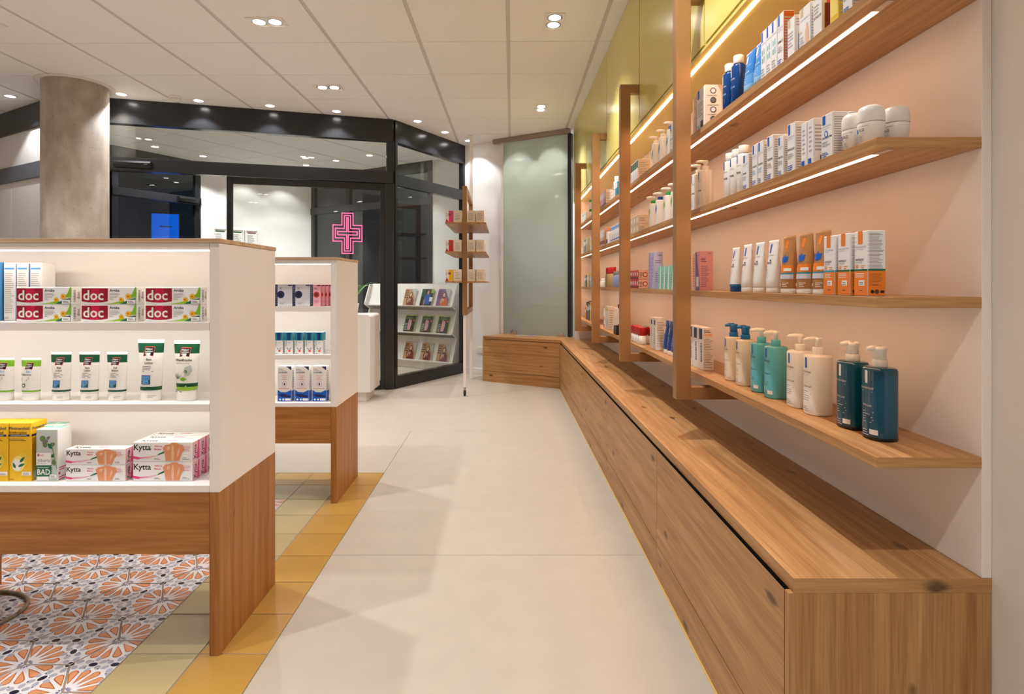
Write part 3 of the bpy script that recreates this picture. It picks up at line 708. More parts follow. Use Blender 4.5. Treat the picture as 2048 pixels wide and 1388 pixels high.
# slanted end unit
E0, E1 = (XB, 6.0), (-0.258, 6.49); ae = math.atan2(E0[1] - E1[1], E0[0] - E1[0]); Le = math.hypot(E0[0] - E1[0], E0[1] - E1[1])
t = thing('drawer_unit', 'slanted oak drawer unit at the end of the bench below the frosted glass', 'cabinet', (E1[0], E1[1], 0), ae, 'drawer units of the wall bench')
part(MB().prism([(0.02, 0.02), (Le - 0.015, 0.02), (Le + 0.20, 0.39), (0.02, 0.39)], 0, ZB - 0.001, 'gap_shade'), 'body', t)  # same near black body, shade of the gaps painted in
part(MB().extr([(0.0, 0.122), (0.019, 0.122), (0.019, 0.452), (0.0, 0.474)], 0.02, Le - 0.001, 0, 'oak_x'), 'drawer_front', t)
part(bx(0.02, Le - 0.001, 0, 0.019, 0.002, 0.1175, 'oak_x'), 'plinth_panel', t)
part(bx(0.0, Le - 0.03, -0.005, 0.012, 0.0002, 0.0019, 'yellow_seal'), 'sealant_joint', t)
part(bx(0.0, 0.0195, 0, 0.395, 0.002, ZB - 0.0005, 'oak_z'), 'side_panel', t)
wt = thing('worktop', 'continuous oak worktop running along the wall bench and around the corner', 'worktop', (0, 0, ZB))
part(ends(MB().prism([(0.5754, YE), (0.9715, YE), (0.9715, 6.228), (0.5754, 6.006)], 0, ZT - ZB, 'oak_y'), 1, 'oak_x'), 'board', wt)
m = MB(); c, s = math.cos(-ae), math.sin(-ae)
def toloc(x, y): x -= E1[0]; y -= E1[1]; return (x * c - y * s, x * s + y * c)
pz = [toloc(*p) for p in ((0.5754, 6.006), (0.9715, 6.228), (-0.047, 6.835), (-0.255, 6.494))]
part(m.prism(pz, 0, ZT - ZB, 'oak_x'), 'board', wt, (E1[0], E1[1], 0), ae)

# ------------------------------------------------------------------ white back panel, shelves, yellow wall cabinets, bronze frames
struct_bp = tag(part(bx(0, 0.0198, 0, 5.05, 0, 1.49, 'panel_white', 0.001), 'back_panel', None, (XP, YE, ZT)), 'tall white back panel behind the oak wall shelves', 'panel')
part(bx(-0.21, 0.0, 0, 0.018, 0, 1.49, 'panel_white', 0.001), 'return_panel', struct_bp, (0, 4.95, 0))
SH = {1: 1.690, 2: 1.389, 3: 1.069, 5: 0.749}
labs = {1: 'highest oak wall shelf below the yellow cabinets, with recessed light strip', 2: 'second highest oak wall shelf, with recessed light strip, carrying the roll-ons', 3: 'oak wall shelf at eye level carrying the orange sunscreen cartons', 5: 'lowest oak wall shelf carrying the pump bottles'}
for k, z in SH.items():
    t = thing('wall_shelf', labs[k], 'shelf', (XS, YE, z))
    part(ends(bx(0, XP - XS - 0.0005, 0, 4.94, -0.022, 0, 'oak_y', 0.0008), 1, 'oak_x'), 'board', t)
    if k in (1, 2, 3):
        part(bx(0.030, 0.043, 0.06, 4.9, -0.0227, -0.0221, 'led_shelf'), 'light_strip', t)
        part(bx(0.029, 0.044, 0.012, 0.06, -0.0227, -0.0221, 'chrome'), 'strip_end', t)
for i in range(5):
    y0, y1 = JY[i], JY[i + 1]
    if i == 4: y1 = 6.28
    L = y1 - y0; lab = ['yellow lacquered wall cabinet at the open end of the shelving', 'yellow wall cabinet, second from the open end of the shelving', 'yellow wall cabinet, third from the open end of the shelving', 'yellow wall cabinet, fourth from the open end of the shelving', 'yellow wall cabinet beside the frosted glass panel'][i]
    t = thing('wall_cabinet', lab, 'cabinet', (XS, y0, 1.97), 0, 'yellow wall cabinets')
    part(bx(0.02, 0.2295, 0.0, L, 0.0, CH - 1.972, 'yellow_lac'), 'body', t)
    part(bx(0.0, 0.0195, 0.007, L - 0.007, 0.020, CH - 1.973, 'yellow_lac', 0.001), 'door', t)
    part(bx(0.002, 0.0198, 0.0, L, 0.0, 0.012, 'yellow_lac'), 'bottom_edge', t)
    part(bx(0.026, 0.040, 0.0, L, -0.0025, -0.0001, 'led_shelf'), 'light_strip', t)
fl_lab = ['bronze bracket frame nearest to the open end of the shelving', 'bronze bracket frame second from the open end of the shelving', 'bronze bracket frame third from the open end of the shelving', 'bronze bracket frame beside the frosted glass end of the shelving']
for i in range(4):
    t = thing('bracket_frame', fl_lab[i], 'frame', (0.638, JY[i + 1], 0.663), 0, 'bronze frames in front of the shelves')
    part(bx(0, 0.056, 0, 0.045, 0, 1.54, 'bronze', 0.0015), 'upright', t)
    part(bx(0.056, XS - 0.638 - 0.0005, 0, 0.045, 1.493, 1.54, 'bronze', 0.0015), 'upper_arm', t)
    part(bx(0.056, XP - 0.638 - 0.0005, 0, 0.045, 0, 0.047, 'bronze', 0.0015), 'lower_arm', t)

# ------------------------------------------------------------------ gondolas
def gondola(loc, label):
    t = thing('gondola', label, 'shelf unit', loc, 0, 'gondolas on the tiled field'); Lg, D = 1.03, 0.41
    for x in (-Lg, -0.030):
        part(bx(x, x + .030, 0, D, 0.4815, 1.216, 'white_lam', 0.0008), 'side_panel', t); part(bx(x, x + .030, 0, D, 0, 0.481, 'oak_isl_z', 0.0008), 'leg_panel', t)
    for y in (0.0, D - .022): part(bx(-Lg + .0305, -.0305, y, y + .022, 0.299, 0.481, 'oak_isl_x', 0.0008), 'apron', t)
    part(bx(-Lg + .0305, -.0305, 0.195, 0.215, 0.503, 1.215, 'white_lam'), 'back_panel', t)
    for z0, z1 in ((0.4815, 0.502), (0.719, 0.741), (0.958, 0.982)):
        za = z1 - 0.012 if z0 > 0.5 else z0
        for y0_, y1_, ya, yb in ((0, 0.1945, 0, 0.016), (0.2155, D, D - 0.016, D)):
            bd = MB().extr([(y0_, z0), (ya + .016, z0), (ya + .016, za), (y1_, za), (y1_, z1), (y0_, z1)] if ya == 0 else [(y0_, za), (ya, za), (ya, z0), (y1_, z0), (y1_, z1), (y0_, z1)], -Lg + .0305, -.0305, 0, 'white_lam') if z0 > 0.5 else bx(-Lg + .0305, -.0305, y0_, y1_, z0, z1, 'white_lam', 0.0008)
            part(bd, 'shelf_board', t)
    part(bx(-Lg - .002, 0.002, -0.004, D + .004, 1.2165, 1.229, 'birch_x', 0.0008), 'top_board', t)
    part(bx(-Lg + .0305, -.0305, 0, 0.018, 1.196, 1.216, 'white_lam'), 'top_rail', t)
    for z in (1.1935, 0.9635, 0.7235): part(bx(-Lg + .04, -.04, 0.020, 0.034, z, z + 0.0055, 'led_island'), 'light_strip', t)
    return t
GX = -0.842; GY1, GY2 = 1.6926, 2.8686
gondola((GX, GY1, 0), 'white gondola on oak legs holding the crimson and pink striped ointment cartons')
gondola((GX, GY2, 0), 'white gondola on oak legs holding the turquoise capped cartons, farther into the shop')

# ------------------------------------------------------------------ mobile display stand by the entrance
ms = thing('display_stand', 'bronze and white display stand on a castor with three oak shelves of small boxes', 'stand', (-0.398, 5.60, 0))
part(bx(-0.014, 0.014, 0.008, 0.036, 0.085, 0.79, 'white_lam', 0.002), 'leg', ms)
part(bx(-0.018, 0.018, 1.02, 1.056, 0.0, CH - 0.004, 'white_lam', 0.002), 'ceiling_post', ms)
part(bx(-0.022, 0.022, 0.0, 0.05, 0.79, 2.05, 'bronze', 0.002), 'frame_upright', ms)
part(bx(-0.022, 0.022, 0.965, 1.015, 0.79, 2.05, 'bronze', 0.002), 'frame_upright', ms)
part(bx(-0.022, 0.022, 0.05, 0.965, 2.0, 2.05, 'bronze', 0.002), 'frame_bar', ms); part(bx(-0.022, 0.022, 0.05, 0.965, 0.79, 0.84, 'bronze', 0.002), 'frame_bar', ms)
for z in (1.692, 1.408, 1.122):
    m = MB().box(-0.186, -0.0225, -0.05, 1.02, z - .014, z, 'oak_y', 0.0008).box(0.0225, 0.21, -0.05, 1.02, z - .014, z, 'oak_y', 0.0008).box(-0.0225, 0.0225, 0.0505, 0.9645, z - .014, z, 'oak_y')
    part(m, 'shelf_board', ms)
cs = part(MB().lathe([(0.006, 0.055), (0.012, 0.06), (0.012, 0.085)], 'chrome', 10, 0, 0.022), 'castor', ms)
m = MB(); rr = [[(x, 0.022 + r * math.cos(2 * PI * j / 16), 0.028 + r * math.sin(2 * PI * j / 16)) for j in range(16)] for x, r in ((-.011, .020), (-.008, .027), (.008, .027), (.011, .020))]
part(m.rings(rr, 'rubber'), 'wheel', cs); [part(bx(q, q + .004, 0.012, 0.032, 0.02, 0.06, 'chrome'), 'fork_arm', cs) for q in (-0.016, 0.012)]

# ------------------------------------------------------------------ lights in the ceiling
def spot(parent, loc, power, col, size, blend=0.55, rad=0.04, rx=0.0, ry=0.0):
    l = bpy.data.lights.new('spot', 'SPOT'); l.energy = power; l.color = col; l.spot_size = math.radians(size); l.spot_blend = blend; l.shadow_soft_size = rad
    o = link('spot_bulb', l, parent, loc); o.rotation_euler = (rx, ry, 0); return o
trimD = MB()
for b in ((-.118, .118, -.066, -.056), (-.118, .118, .056, .066), (-.118, -.108, -.056, .056), (.108, .118, -.056, .056)): trimD.box(*b, -0.005, 0, 'trim_white')
trimD.box(-.108, .108, -.056, .056, -0.0015, 0, 'trim_white'); trimD = trimD.mesh('trim')
ringD = MB().lathe([(0.050, -0.003), (0.050, -0.0016), (0.040, -0.0016), (0.040, -0.003)], 'chrome', 24).mesh('ring')
lampD = MB().lathe([(0.038, -0.0016), (0.038, -0.004), (0.03, -0.006)], 'lamp_warm', 24).mesh('lamp')
def double(x, y, rz, label, group=None, power=P_DOUBLE, col=WARM, tilt=0.0):
    t = thing('ceiling_spot', label, 'ceiling light', (x, y, CH), rz, group); link('trim', trimD, t)
    for s in (-.052, .052):
        r_ = link('ring', ringD, t, (s, 0, 0)); link('lamp', lampD, r_)
    spot(t, (0, 0, -0.02), power, col, 104, 0.85, 0.022)
trimS = MB().lathe([(0.052, -0.004), (0.052, -0.0002), (0.042, -0.0002), (0.042, -0.004)], 'trim_white', 24).mesh('trim')
lampS = MB().lathe([(0.0415, -0.0006), (0.0415, -0.003), (0.03, -0.005)], 'lamp_cool', 24).mesh('lamp')
def single(x, y, label, group, power=P_SINGLE, col=NEUT, size=104):
    t = thing('downlight', label, 'ceiling light', (x, y, CH), 0, group); link('trim', trimS, t); link('lamp', lampS, t)
    spot(t, (0, 0, -0.012), power, col, size, 0.35, 0.025)
G2 = 'double ceiling spots over the aisle'
double(0.3155, 3.74, PI / 2, 'double square ceiling spot set across from the bench, first one over the aisle', G2); double(0.345, 5.587, PI / 2, 'double square ceiling spot over the aisle close to the frosted glass', G2)
double(-1.555, 3.75, 0, 'double ceiling spot lying crosswise above the second gondola'); double(-1.54, 5.0, 0, 'double ceiling spot lying crosswise in front of the entrance door')
for y in (1.865, -0.01, -1.885): double(0.315, y, PI / 2, 'double ceiling spot above the bench behind the viewpoint', 'ceiling spots behind the view')
for x, y in ((-1.555, 2.5), (-1.555, 1.25), (-1.555, 0.0), (-1.555, -1.3), (-3.42, 3.75), (-3.42, 1.9), (-3.42, 0.0), (-5.3, 3.75), (-5.3, 1.25), (-3.42, -1.9), (-5.3, -1.3)): double(x, y, 0, 'double ceiling spot lying crosswise above the shop floor out of view', 'ceiling spots out of view')
def at_ceiling(px, py): y = F * (CH - H) / (VY - py); return ((px - VX) / F * y, y)
for px, py in ((243, 188), (397, 201), (540, 211), (673, 222)): single(*at_ceiling(px, py), 'small round downlight in the row along the black entrance fascia', 'downlights along the entrance')
for px, py in ((835, 242), (890, 264)): single(*at_ceiling(px, py), 'small round downlight along the slanted glass partition', 'downlights along the slanted partition')
single(*at_ceiling(937, 281), 'small round downlight beside the ceiling post of the display stand', None)
single(*at_ceiling(20, 192), 'small round downlight in front of the white panel partition', None)
for px, py in ((611, 315.6), (672, 321), (739, 310.4), (612, 330), (310, 293), (406, 312)): single(*at_ceiling(px, py), 'small round downlight in the lobby ceiling behind the glass', 'lobby downlights', P_VEST, (0.97, 0.98, 1), 120)
for x, y in ((-3.26, 8.65), (-3.68, 8.27)): single(x, y, 'small round downlight close to the white lobby wall', 'lobby wall downlights', 12.0, (1, 1, 1), 104)
for s in (0.80, 1.24): p = Vector(G) + U * s + NB * 0.13; single(p.x, p.y, 'small round downlight behind the frosted glass panel', 'downlights behind the frosted glass', 38.0, (1, 1, 0.97), 92)
sdx, sdy = at_ceiling(350, 193)
t = thing('smoke_detector', 'white round smoke detector on the ceiling near the column', 'smoke detector', (sdx, sdy, CH))
part(MB().lathe([(0.052, -0.0002), (0.052, -0.012), (0.046, -0.02)], 'trim_white', 24), 'base', t); part(MB().lathe([(0.038, -0.02), (0.036, -0.034), (0.022, -0.042)], 'trim_white', 24), 'head', t)

# grey cable lying on the floor below the first gondola
def at_floor(px, py): y = F * H / (py - VY); return ((px - VX) / F * y, y)
cpts = [at_floor(*p) for p in ((-12, 1188.5), (15, 1187), (40, 1191), (54, 1199), (57, 1209), (48, 1221), (28, 1236), (0, 1251), (-40, 1268))]
tag(part(MB().tube([(x, y, 0.0065) for x, y in cpts], 0.006, 'hex_grout', 8), 'cable'), 'grey cable lying in a loop on the patterned floor tiles', 'cable')

# ------------------------------------------------------------------ products on the wall shelves (fronts face the aisle, right sides face the viewer)
RZ = -PI / 2; X0 = 0.757
def nearY(px, x=X0): return x * F / (px - VX)
def on_shelf(proto, k, yn, w, d, label, cat, group=None, x=X0, rz=RZ, z=None):
    """yn = near end along the wall, w = width along the wall, d = depth, x = front face"""
    return place(proto, (x + d / 2, yn + w / 2, (SH[k] if z is None else z) + 0.0003), rz, label, cat, group)
def logo(f, col='p_blue', u=0.12, w=0.26, v=0.78):
    f.rect(u, v, u + w, 0.985, col)
def skin_care(f, r, t, name, tab='p_blue', accent='p_grey', logo_v=0.78):
    logo(f, tab, v=logo_v); f.text('LA ROCHE-POSAY', .08, logo_v - .065, .03, 'p_dgrey', maxw=.84); f.lines(.08, logo_v - .10, .8, logo_v - .08, 1)
    f.text(name, .08, .46, .045, 'p_black', True, maxw=.84); f.lines(.08, .30, .8, .42, 3, accent); f.lines(.08, .06, .7, .18, 3, 'p_blue')
    r.lines(.1, .08, .9, .92, 16)

# --- highest shelf (1)
c = carton('carton', .040, .05, .150, 'p_peach', lambda f, r, t: (f.text('LA ROCHE', .1, .7, .03, 'p_dgrey', maxw=.8), f.lines(.1, .1, .9, .5, 6), r.lines(.1, .1, .9, .8, 10)))
on_shelf(c, 1, 2.285, .04, .05, 'pale pinkish carton partly behind the bronze frame on the highest wall shelf', 'carton')
def dc(f, r, t):
    logo(f); f.lines(.1, .35, .9, .7, 6); f.rect(.5, .05, .8, .22, 'p_navy'); f.rect(.1, .05, .4, .15, 'p_lblue')
    for v, q in ((.86, 'p_white'), (.64, 'p_black'), (.42, 'p_white'), (.20, 'p_black')):
        r.ell(.5, v, .0115, .0115, 'p_black', 14); r.ell(.5, v, .0085, .0085, q if q == 'p_white' else 'p_dgrey', 14); r.lines(.15, v - .12, .85, v - .09, 1)
c = carton('carton', .090, .066, .163, 'p_white', dc, side='p_cream')
on_shelf(c, 1, 2.187, .09, .066, 'white carton with four round icons on its side on the highest wall shelf', 'carton')
def dbl(f): f.rect(.34, .70, .52, .90, 'p_white'); f.text('LA ROCHE-POSAY', .22, .62, .035, 'p_white', maxw=.6); f.text('EFFACLAR', .22, .42, .045, 'p_lblue', True, maxw=.6); f.lines(.22, .1, .7, .35, 6, 'p_lblue')
c = cap_bottle('lotion_bottle', .0235, .138, .168, 'pl_dblue', 'pl_white', dbl)
for y, q_ in ((2.0, 'next to the icon carton'), (1.925, 'next to the sky blue tube')): place(c, (X0 + .0235, y, SH[1] + .0003), RZ, 'dark blue toner bottle with white cap ' + q_, 'bottle', 'dark blue toner bottles')
def dbt(f): f.rect(.2, .74, .36, .92, 'p_white'); f.text('LA ROCHE-POSAY', .2, .66, .03, 'p_white', maxw=.65); f.text('EFFACLAR', .2, .50, .04, 'p_white', True, maxw=.6); f.lines(.2, .25, .7, .45, 4, 'p_white')
c = squeeze_tube('cosmetic_tube', .068, .036, .138, .012, 'pl_sky', 'pl_sky', [(.0, .45, 'p_sky'), (.0, .22, 'p_lblue')], dbt, wcap=.95)
for y, q_ in ((1.782, 'next to the dark blue bottle'), (1.709, 'next to the mint patterned cartons')): on_shelf(c, 1, y, .066, .036, 'sky blue gradient face wash tube ' + q_, 'tube', 'sky blue tubes')
def d3(f, r, t):
    logo(f); f.text('LA ROCHE-POSAY', .08, .72, .03, 'p_dgrey', maxw=.84)
    for v in (.52, .36): f.rect(.2, v, .4, v + .1, 'p_mint'); f.rect(.55, v, .7, v + .12, 'p_lblue')
    f.lines(.1, .06, .8, .28, 4); r.lines(.1, .1, .9, .9, 14)
c = carton('carton', .0335, .036, .148, 'p_white', d3)
for px, q_ in ((1532, 'next to the sky blue tube'), (1543, 'between its two twins'), (1554, 'next to the orange sided carton')): on_shelf(c, 1, nearY(px), .0335, .036, 'slim white carton with blue tab and mint pattern ' + q_, 'carton', 'mint patterned cartons')
c = carton('carton', .034, .030, .150, 'p_white', lambda f, r, t: skin_care(f, r, t, 'VITAMIN C10'), side='p_dorange'); on_shelf(c, 1, 1.566, .034, .030, 'white carton with orange side panel on the highest wall shelf', 'carton')
def d4(f, r, t): logo(f, 'p_beige'); f.lines(.1, .3, .8, .7, 5); r.rect(.3, .1, .7, .55, 'p_sky'); r.rect(.4, .55, .6, .68, 'p_blue'); r.lines(.1, .75, .9, .95, 3)
c = carton('carton', .039, .030, .110, 'p_white', d4); on_shelf(c, 1, 1.5047, .039, .030, 'short white carton with blue vial picture on its side, highest wall shelf', 'carton')
def d5(f, r, t): logo(f, 'p_beige'); f.text('LA ROCHE-POSAY', .08, .68, .04, 'p_dgrey', maxw=.84); f.rect(.55, .12, .85, .45, 'p_peach'); f.rect(.63, .45, .77, .56, 'p_peach'); f.text('B5', .1, .4, .07, 'p_peach'); f.lines(.1, .1, .5, .35, 4); r.lines(.1, .1, .9, .9, 12)
c = carton('carton', .055, .034, .108, 'p_white', d5); on_shelf(c, 1, 1.427, .055, .034, 'white serum carton with peach vial picture on its front, highest wall shelf', 'carton')
def d6(f, r, t): logo(f, 'p_beige'); f.lines(.1, .5, .8, .7, 3); f.text('RETINOL B3', .1, .4, .05, 'p_maroon', True, maxw=.8); r.rect(.2, .05, .85, .62, 'p_maroon'); r.rect(.38, .62, .66, .8, 'p_coral')
c = carton('carton', .040, .030, .125, 'p_white', d6); on_shelf(c, 1, 1.375, .040, .030, 'white carton with dark red vial picture on its side, highest wall shelf', 'carton')
c = carton('carton', .036, .032, .112, 'p_gold', lambda f, r, t: (f.rect(.1, .2, .9, .6, 'p_lemon'), f.lines(.1, .65, .9, .9, 4), r.lines(.1, .1, .9, .9, 10))); on_shelf(c, 1, 1.306, .036, .032, 'golden yellow serum carton on the highest wall shelf', 'carton')
c = carton('carton', .036, .032, .118, 'p_white', lambda f, r, t: skin_care(f, r, t, 'HYALU B5')); on_shelf(c, 1, 1.255, .036, .032, 'white carton next to the golden yellow one on the highest wall shelf', 'carton')

# --- second highest shelf (2)
def dpw(f): f.rect(.40, .76, .55, .95, 'p_blue'); f.text('LA ROCHE-POSAY', .2, .70, .03, 'p_dgrey', maxw=.6); f.text('TOLERIANE', .3, .45, .04, 'p_black', True, maxw=.5); f.lines(.3, .12, .75, .4, 6, 'p_blue')
c = pump_bottle('pump_bottle', .056, .056, .150, .190, 'pl_white', 'pl_white', dpw, p=.9)
for y in (2.255, 2.335): place(c, (X0 + .028, y, SH[2] + .0003), RZ, 'round white cleanser bottle with white pump on the second highest wall shelf', 'pump bottle', 'white pump bottles on the second shelf')
def dcb(f): f.rect(.34, .76, .56, .97, 'p_blue'); f.text('LA ROCHE-POSAY', .15, .68, .035, 'p_dgrey', maxw=.7); f.text('LIPIKAR', .25, .5, .05, 'p_black', True, maxw=.6); f.lines(.25, .1, .8, .42, 6)
c = cap_bottle('lotion_bottle', .0215, .130, .157, 'pl_white', 'pl_white', dcb, rc=.0165)
for y in (1.99, 1.934, 1.878): place(c, (X0 + .0215, y, SH[2] + .0003), RZ, 'white lotion bottle with white cap and blue tab on the second highest shelf', 'bottle', 'white lotion bottles with blue tab')
for px, w, h, nm, lab, grp, d, kw in (
        (1497, .044, .114, 'LIPIKAR', 'white carton with blue tab beside the white lotion bottles', None, .035, {}),
        (1514.4, .036, .129, 'CICAPLAST', 'white carton with light blue print, one of a pair on the second shelf', 'pair of light blue printed cartons', .035, {}),
        (1526.5, .036, .129, 'CICAPLAST', 'white carton with light blue print, one of a pair on the second shelf', 'pair of light blue printed cartons', .035, {}),
        (1546.5, .040, .130, 'TOLERIANE', 'tall white carton with blue tab standing beside the shorter narrow one', None, .042, {}),
        (1566.8, .032, .112, 'PIGMENTCLAR', 'narrow white carton with blue tab, shorter than its neighbours', None, .036, {}),
        (1590.4, .042, .131, 'EFFACLAR', 'tall white carton with green side stripe on the second highest shelf', None, .034, dict(green=1)),
        (1665.2, .048, .106, 'LIPIKAR AP+M', 'broad white carton with heart emblem beside the roll-ons', None, .036, dict(heart=1))):
    def dd(f, r, t, nm=nm, kw=kw):
        skin_care(f, r, t, nm, accent='p_lblue' if 'CICA' in nm else 'p_grey')
        if kw.get('green'): r.poly(((.5, .05), (.95, .05), (.95, .8), (.7, .8)), 'p_leaf')
        if kw.get('heart'): f.ell(.45, .56, .007, .009, 'p_blue', 12, .4); f.ell(.45, .56, .004, .006, 'p_white', 12, .4)
    c = carton('carton', w, d, h, 'p_white', dd); on_shelf(c, 2, nearY(px), w, d, lab, 'carton', grp)
    if kw.get('heart'): on_shelf(c, 2, nearY(px), w, d, 'white carton standing behind the heart emblem carton', 'carton', None, x=X0 + d + .002)
def dlow(f, r, t): f.lines(.25, .3, .75, .9, 6); f.rect(.1, .03, .6, .16, 'p_blue'); r.lines(.1, .3, .9, .9, 8); r.rect(.5, .05, .9, .2, 'p_black')
c = carton('carton', .029, .032, .114, 'p_white', dlow)
for px in (1613.7, 1627.3): on_shelf(c, 2, nearY(px), .028, .032, 'slim white carton with blue square at its foot, one of a pair', 'carton', 'cartons with blue foot square')
def roll(f): f.rect(.34, .55, .42, .75, 'p_blue'); f.text('LA ROCHE-POSAY', .48, .80, .05, 'p_dgrey', maxw=.4); f.lines(.50, .62, .88, .76, 2, 'p_dgrey'); f.lines(.34, .15, .7, .45, 4)
pr_ = MB(); f_ = curved(pr_, lambda v: .0258, lambda v: .0258, .0516, .05); roll(f_)
rl = ('roll_on', None, [('container', MB().lathe([(.017, 0), (.0205, .003), (.0258, .034), (.0258, .048), (.0245, .050)], 'pl_white', 24).mesh('container')), ('cap', MB().lathe([(.0262, .050), (.0265, .052), (.0258, .072), (.0225, .082), (.015, .0862)], 'pl_white', 24).mesh('cap')), ('print', pr_.mesh('print', False))])
for x, y, q_ in ((.783, 1.289, 'next to the heart emblem carton'), (.783, 1.232, 'at the front corner of the shelf'), (.840, 1.238, 'behind the corner one against the wall')): place(rl, (x, y, SH[2] + .0003), RZ, 'white deodorant roll-on with domed cap ' + q_, 'roll-on', 'white roll-ons')

# --- third shelf (3)
def dpk(f, r, t): f.poly(((0, 0), (1, 0), (1, .2), (.35, .95), (0, 1)), 'p_purple'); f.rect(.2, .1, .8, .35, 'p_white'); r.lines(.6, .93, .9, .96, 1, 'p_purple'); r.lines(.1, .72, .6, .85, 3, 'p_purple'); r.lines(.1, .1, .75, .65, 12, 'p_purple', .25)
c = carton('carton', .046, .053, .155, 'p_lpink', dpk); on_shelf(c, 3, 2.244, .046, .053, 'tall pink carton with purple front beside the white tubes', 'carton')
c = carton('carton', .040, .050, .150, 'p_peach', lambda f, r, t: f.lines(.2, .1, .8, .9, 12, 'p_coral')); on_shelf(c, 3, 2.294, .040, .050, 'peach coloured carton hidden half behind the pink carton', 'carton')
def dwt(f): f.rect(.30, .76, .46, .93, 'p_blue'); f.text('LA ROCHE-POSAY', .16, .70, .025, 'p_dgrey', maxw=.62); f.rect(.5, .60, .62, .63, 'p_navy'); f.text('LIPIKAR', .2, .55, .04, 'p_navy', True, maxw=.5); f.lines(.16, .12, .6, .48, 8, 'p_blue', .25)
c = squeeze_tube('cosmetic_tube', .058, .038, .148, .016, 'pl_white', 'pl_dblue', [(.0, .17, 'pl_blue')], dwt, wcap=.92); on_shelf(c, 3, 1.905, .056, .038, 'white skin care tube with blue cap standing left of the plain white tubes', 'tube')
c = squeeze_tube('cosmetic_tube', .060, .038, .152, .016, 'pl_white', 'pl_white', [], dwt, wcap=.92)
for y, q_ in ((1.810, 'next to the blue capped tube'), (1.722, 'between two others'), (1.633, 'next to the tan tubes')): on_shelf(c, 3, y, .058, .038, 'plain white skin care tube with white cap, ' + q_, 'tube', 'white skin care tubes')
def dbr(f):
    f.rect(.34, .78, .54, .92, 'p_orange'); f.text('LA ROCHE-POSAY', .2, .735, .022, 'p_orange', maxw=.55)
    f.leaf(.45, .52, .026, .009, 1.57, 'p_blue'); f.leaf(.46, .54, .024, .008, .75, 'p_blue'); f.leaf(.44, .54, .024, .008, 2.4, 'p_blue')
    f.rect(.04, .36, .96, .49, 'p_orange'); f.text('50+', .12, .40, .045, 'p_lemon', True); f.rect(.04, .335, .96, .355, 'p_teal'); f.rect(.04, .25, .96, .33, 'p_mgrey'); f.lines(.1, .27, .5, .32, 2, 'p_navy'); f.text('-60%', .12, .13, .05, 'p_cream', True); f.lines(.55, .12, .85, .2, 3, 'p_cream')
    f.tag(.55, .385, .36, .05)
c = squeeze_tube('cosmetic_tube', .068, .040, .157, .014, 'pl_tan', 'pl_white', [], dbr, wcap=.94, crimp='p_brown')
for px, q_ in ((1553, 'next to the white tubes'), (1584.4, 'between two others'), (1615.8, 'next to the cartons')): on_shelf(c, 3, nearY(px) - .067, .066, .040, 'tan brown sunscreen tube with blue splash emblem, ' + q_, 'tube', 'tan brown sunscreen tubes')
def sun(band):
    def d(f, r, t):
        f.rect(.28, .80, .62, 1.0, 'p_orange'); f.text('LA ROCHE-POSAY', .1, .745, .025, 'p_dgrey', maxw=.8); f.lines(.1, .72, .8, .735, 1)
        f.text('ANTHELIOS', .08, .545, .032, 'p_black', True, maxw=.62); f.text('UV MUNE 400', .08, .505, .028, 'p_dgrey', maxw=.5); f.text('50', .08, .43, .058, 'p_orange', True); f.text('+', .42, .45, .03, 'p_orange', True); f.lines(.52, .43, .85, .49, 2, 'p_orange')
        f.rect(0.01, .385, .99, .415, band); f.rect(.01, .01, .99, .385, 'p_orange'); f.lines(.1, .29, .85, .37, 3, 'p_cream'); f.tag(.36, .16, .42, .085); f.lines(.4, .08, .8, .11, 1, 'p_dbrown')
        r.lines(.08, .42, .92, .97, 26, 'p_dgrey', .3); r.rect(.01, .385, .99, .415, band); r.rect(.01, .01, .99, .385, 'p_orange'); r.lines(.08, .16, .92, .36, 10, 'p_dbrown', .25); r.ell(.25, .07, .004, .004, 'p_black'); r.ell(.5, .07, .005, .005, 'p_dbrown'); r.rect(.7, .05, .92, .09, 'p_black')
    return d
c = carton('carton', .046, .037, .138, 'p_white', sun('p_teal')); on_shelf(c, 3, nearY(1669.7), .046, .037, 'white and orange sunscreen carton with blue band', 'carton')
c = carton('carton', .046, .037, .138, 'p_white', sun('p_green'))
for px, q_ in ((1700, 'in the middle of the row'), (1735.7, 'at the open end of the row')): on_shelf(c, 3, nearY(px), .046, .037, 'white and orange sunscreen carton with green band ' + q_, 'carton', 'sunscreen cartons with green band')

# --- lowest shelf (5)
def dnv(f, r, t): f.rect(.2, .72, .85, .97, 'p_navy'); f.text('eucerin', .78, .18, .42, 'p_navy', True, maxw=.45, vert=True); r.rect(.1, .80, .9, .86, 'p_peach'); r.lines(.1, .88, .9, .96, 2, 'p_dgrey'); r.lines(.1, .06, .9, .76, 18)
c = carton('carton', .058, .043, .170, 'p_white', dnv)
for y in (2.300, 2.364, 2.428): on_shelf(c, 5, y, .058, .043, 'white carton with navy square on top, one of three behind the bronze frame', 'carton', 'white cartons with navy square', x=.79)
def lab_(col, name, tx='p_dgrey'):
    def d(f):
        f.rect(.46, .78, .58, .955, col); f.text('LA ROCHE-POSAY', .20, .70, .028, tx, True, maxw=.60); f.lines(.30, .665, .80, .68, 1, tx)
        f.text(name, .36, .46, .026, tx, True, maxw=.46); f.lines(.36, .24, .82, .42, 5, tx, .22); f.lines(.36, .06, .7, .16, 3, tx, .25); f.tag(.66, .085, .24, .07)
    return d
PB = {}
PB['navy'] = pump_bottle('pump_bottle', .070, .062, .160, .206, 'pl_navy', 'pl_white', lab_('p_white', 'EFFACLAR', 'p_mgrey'), 'fat', base='pl_black')
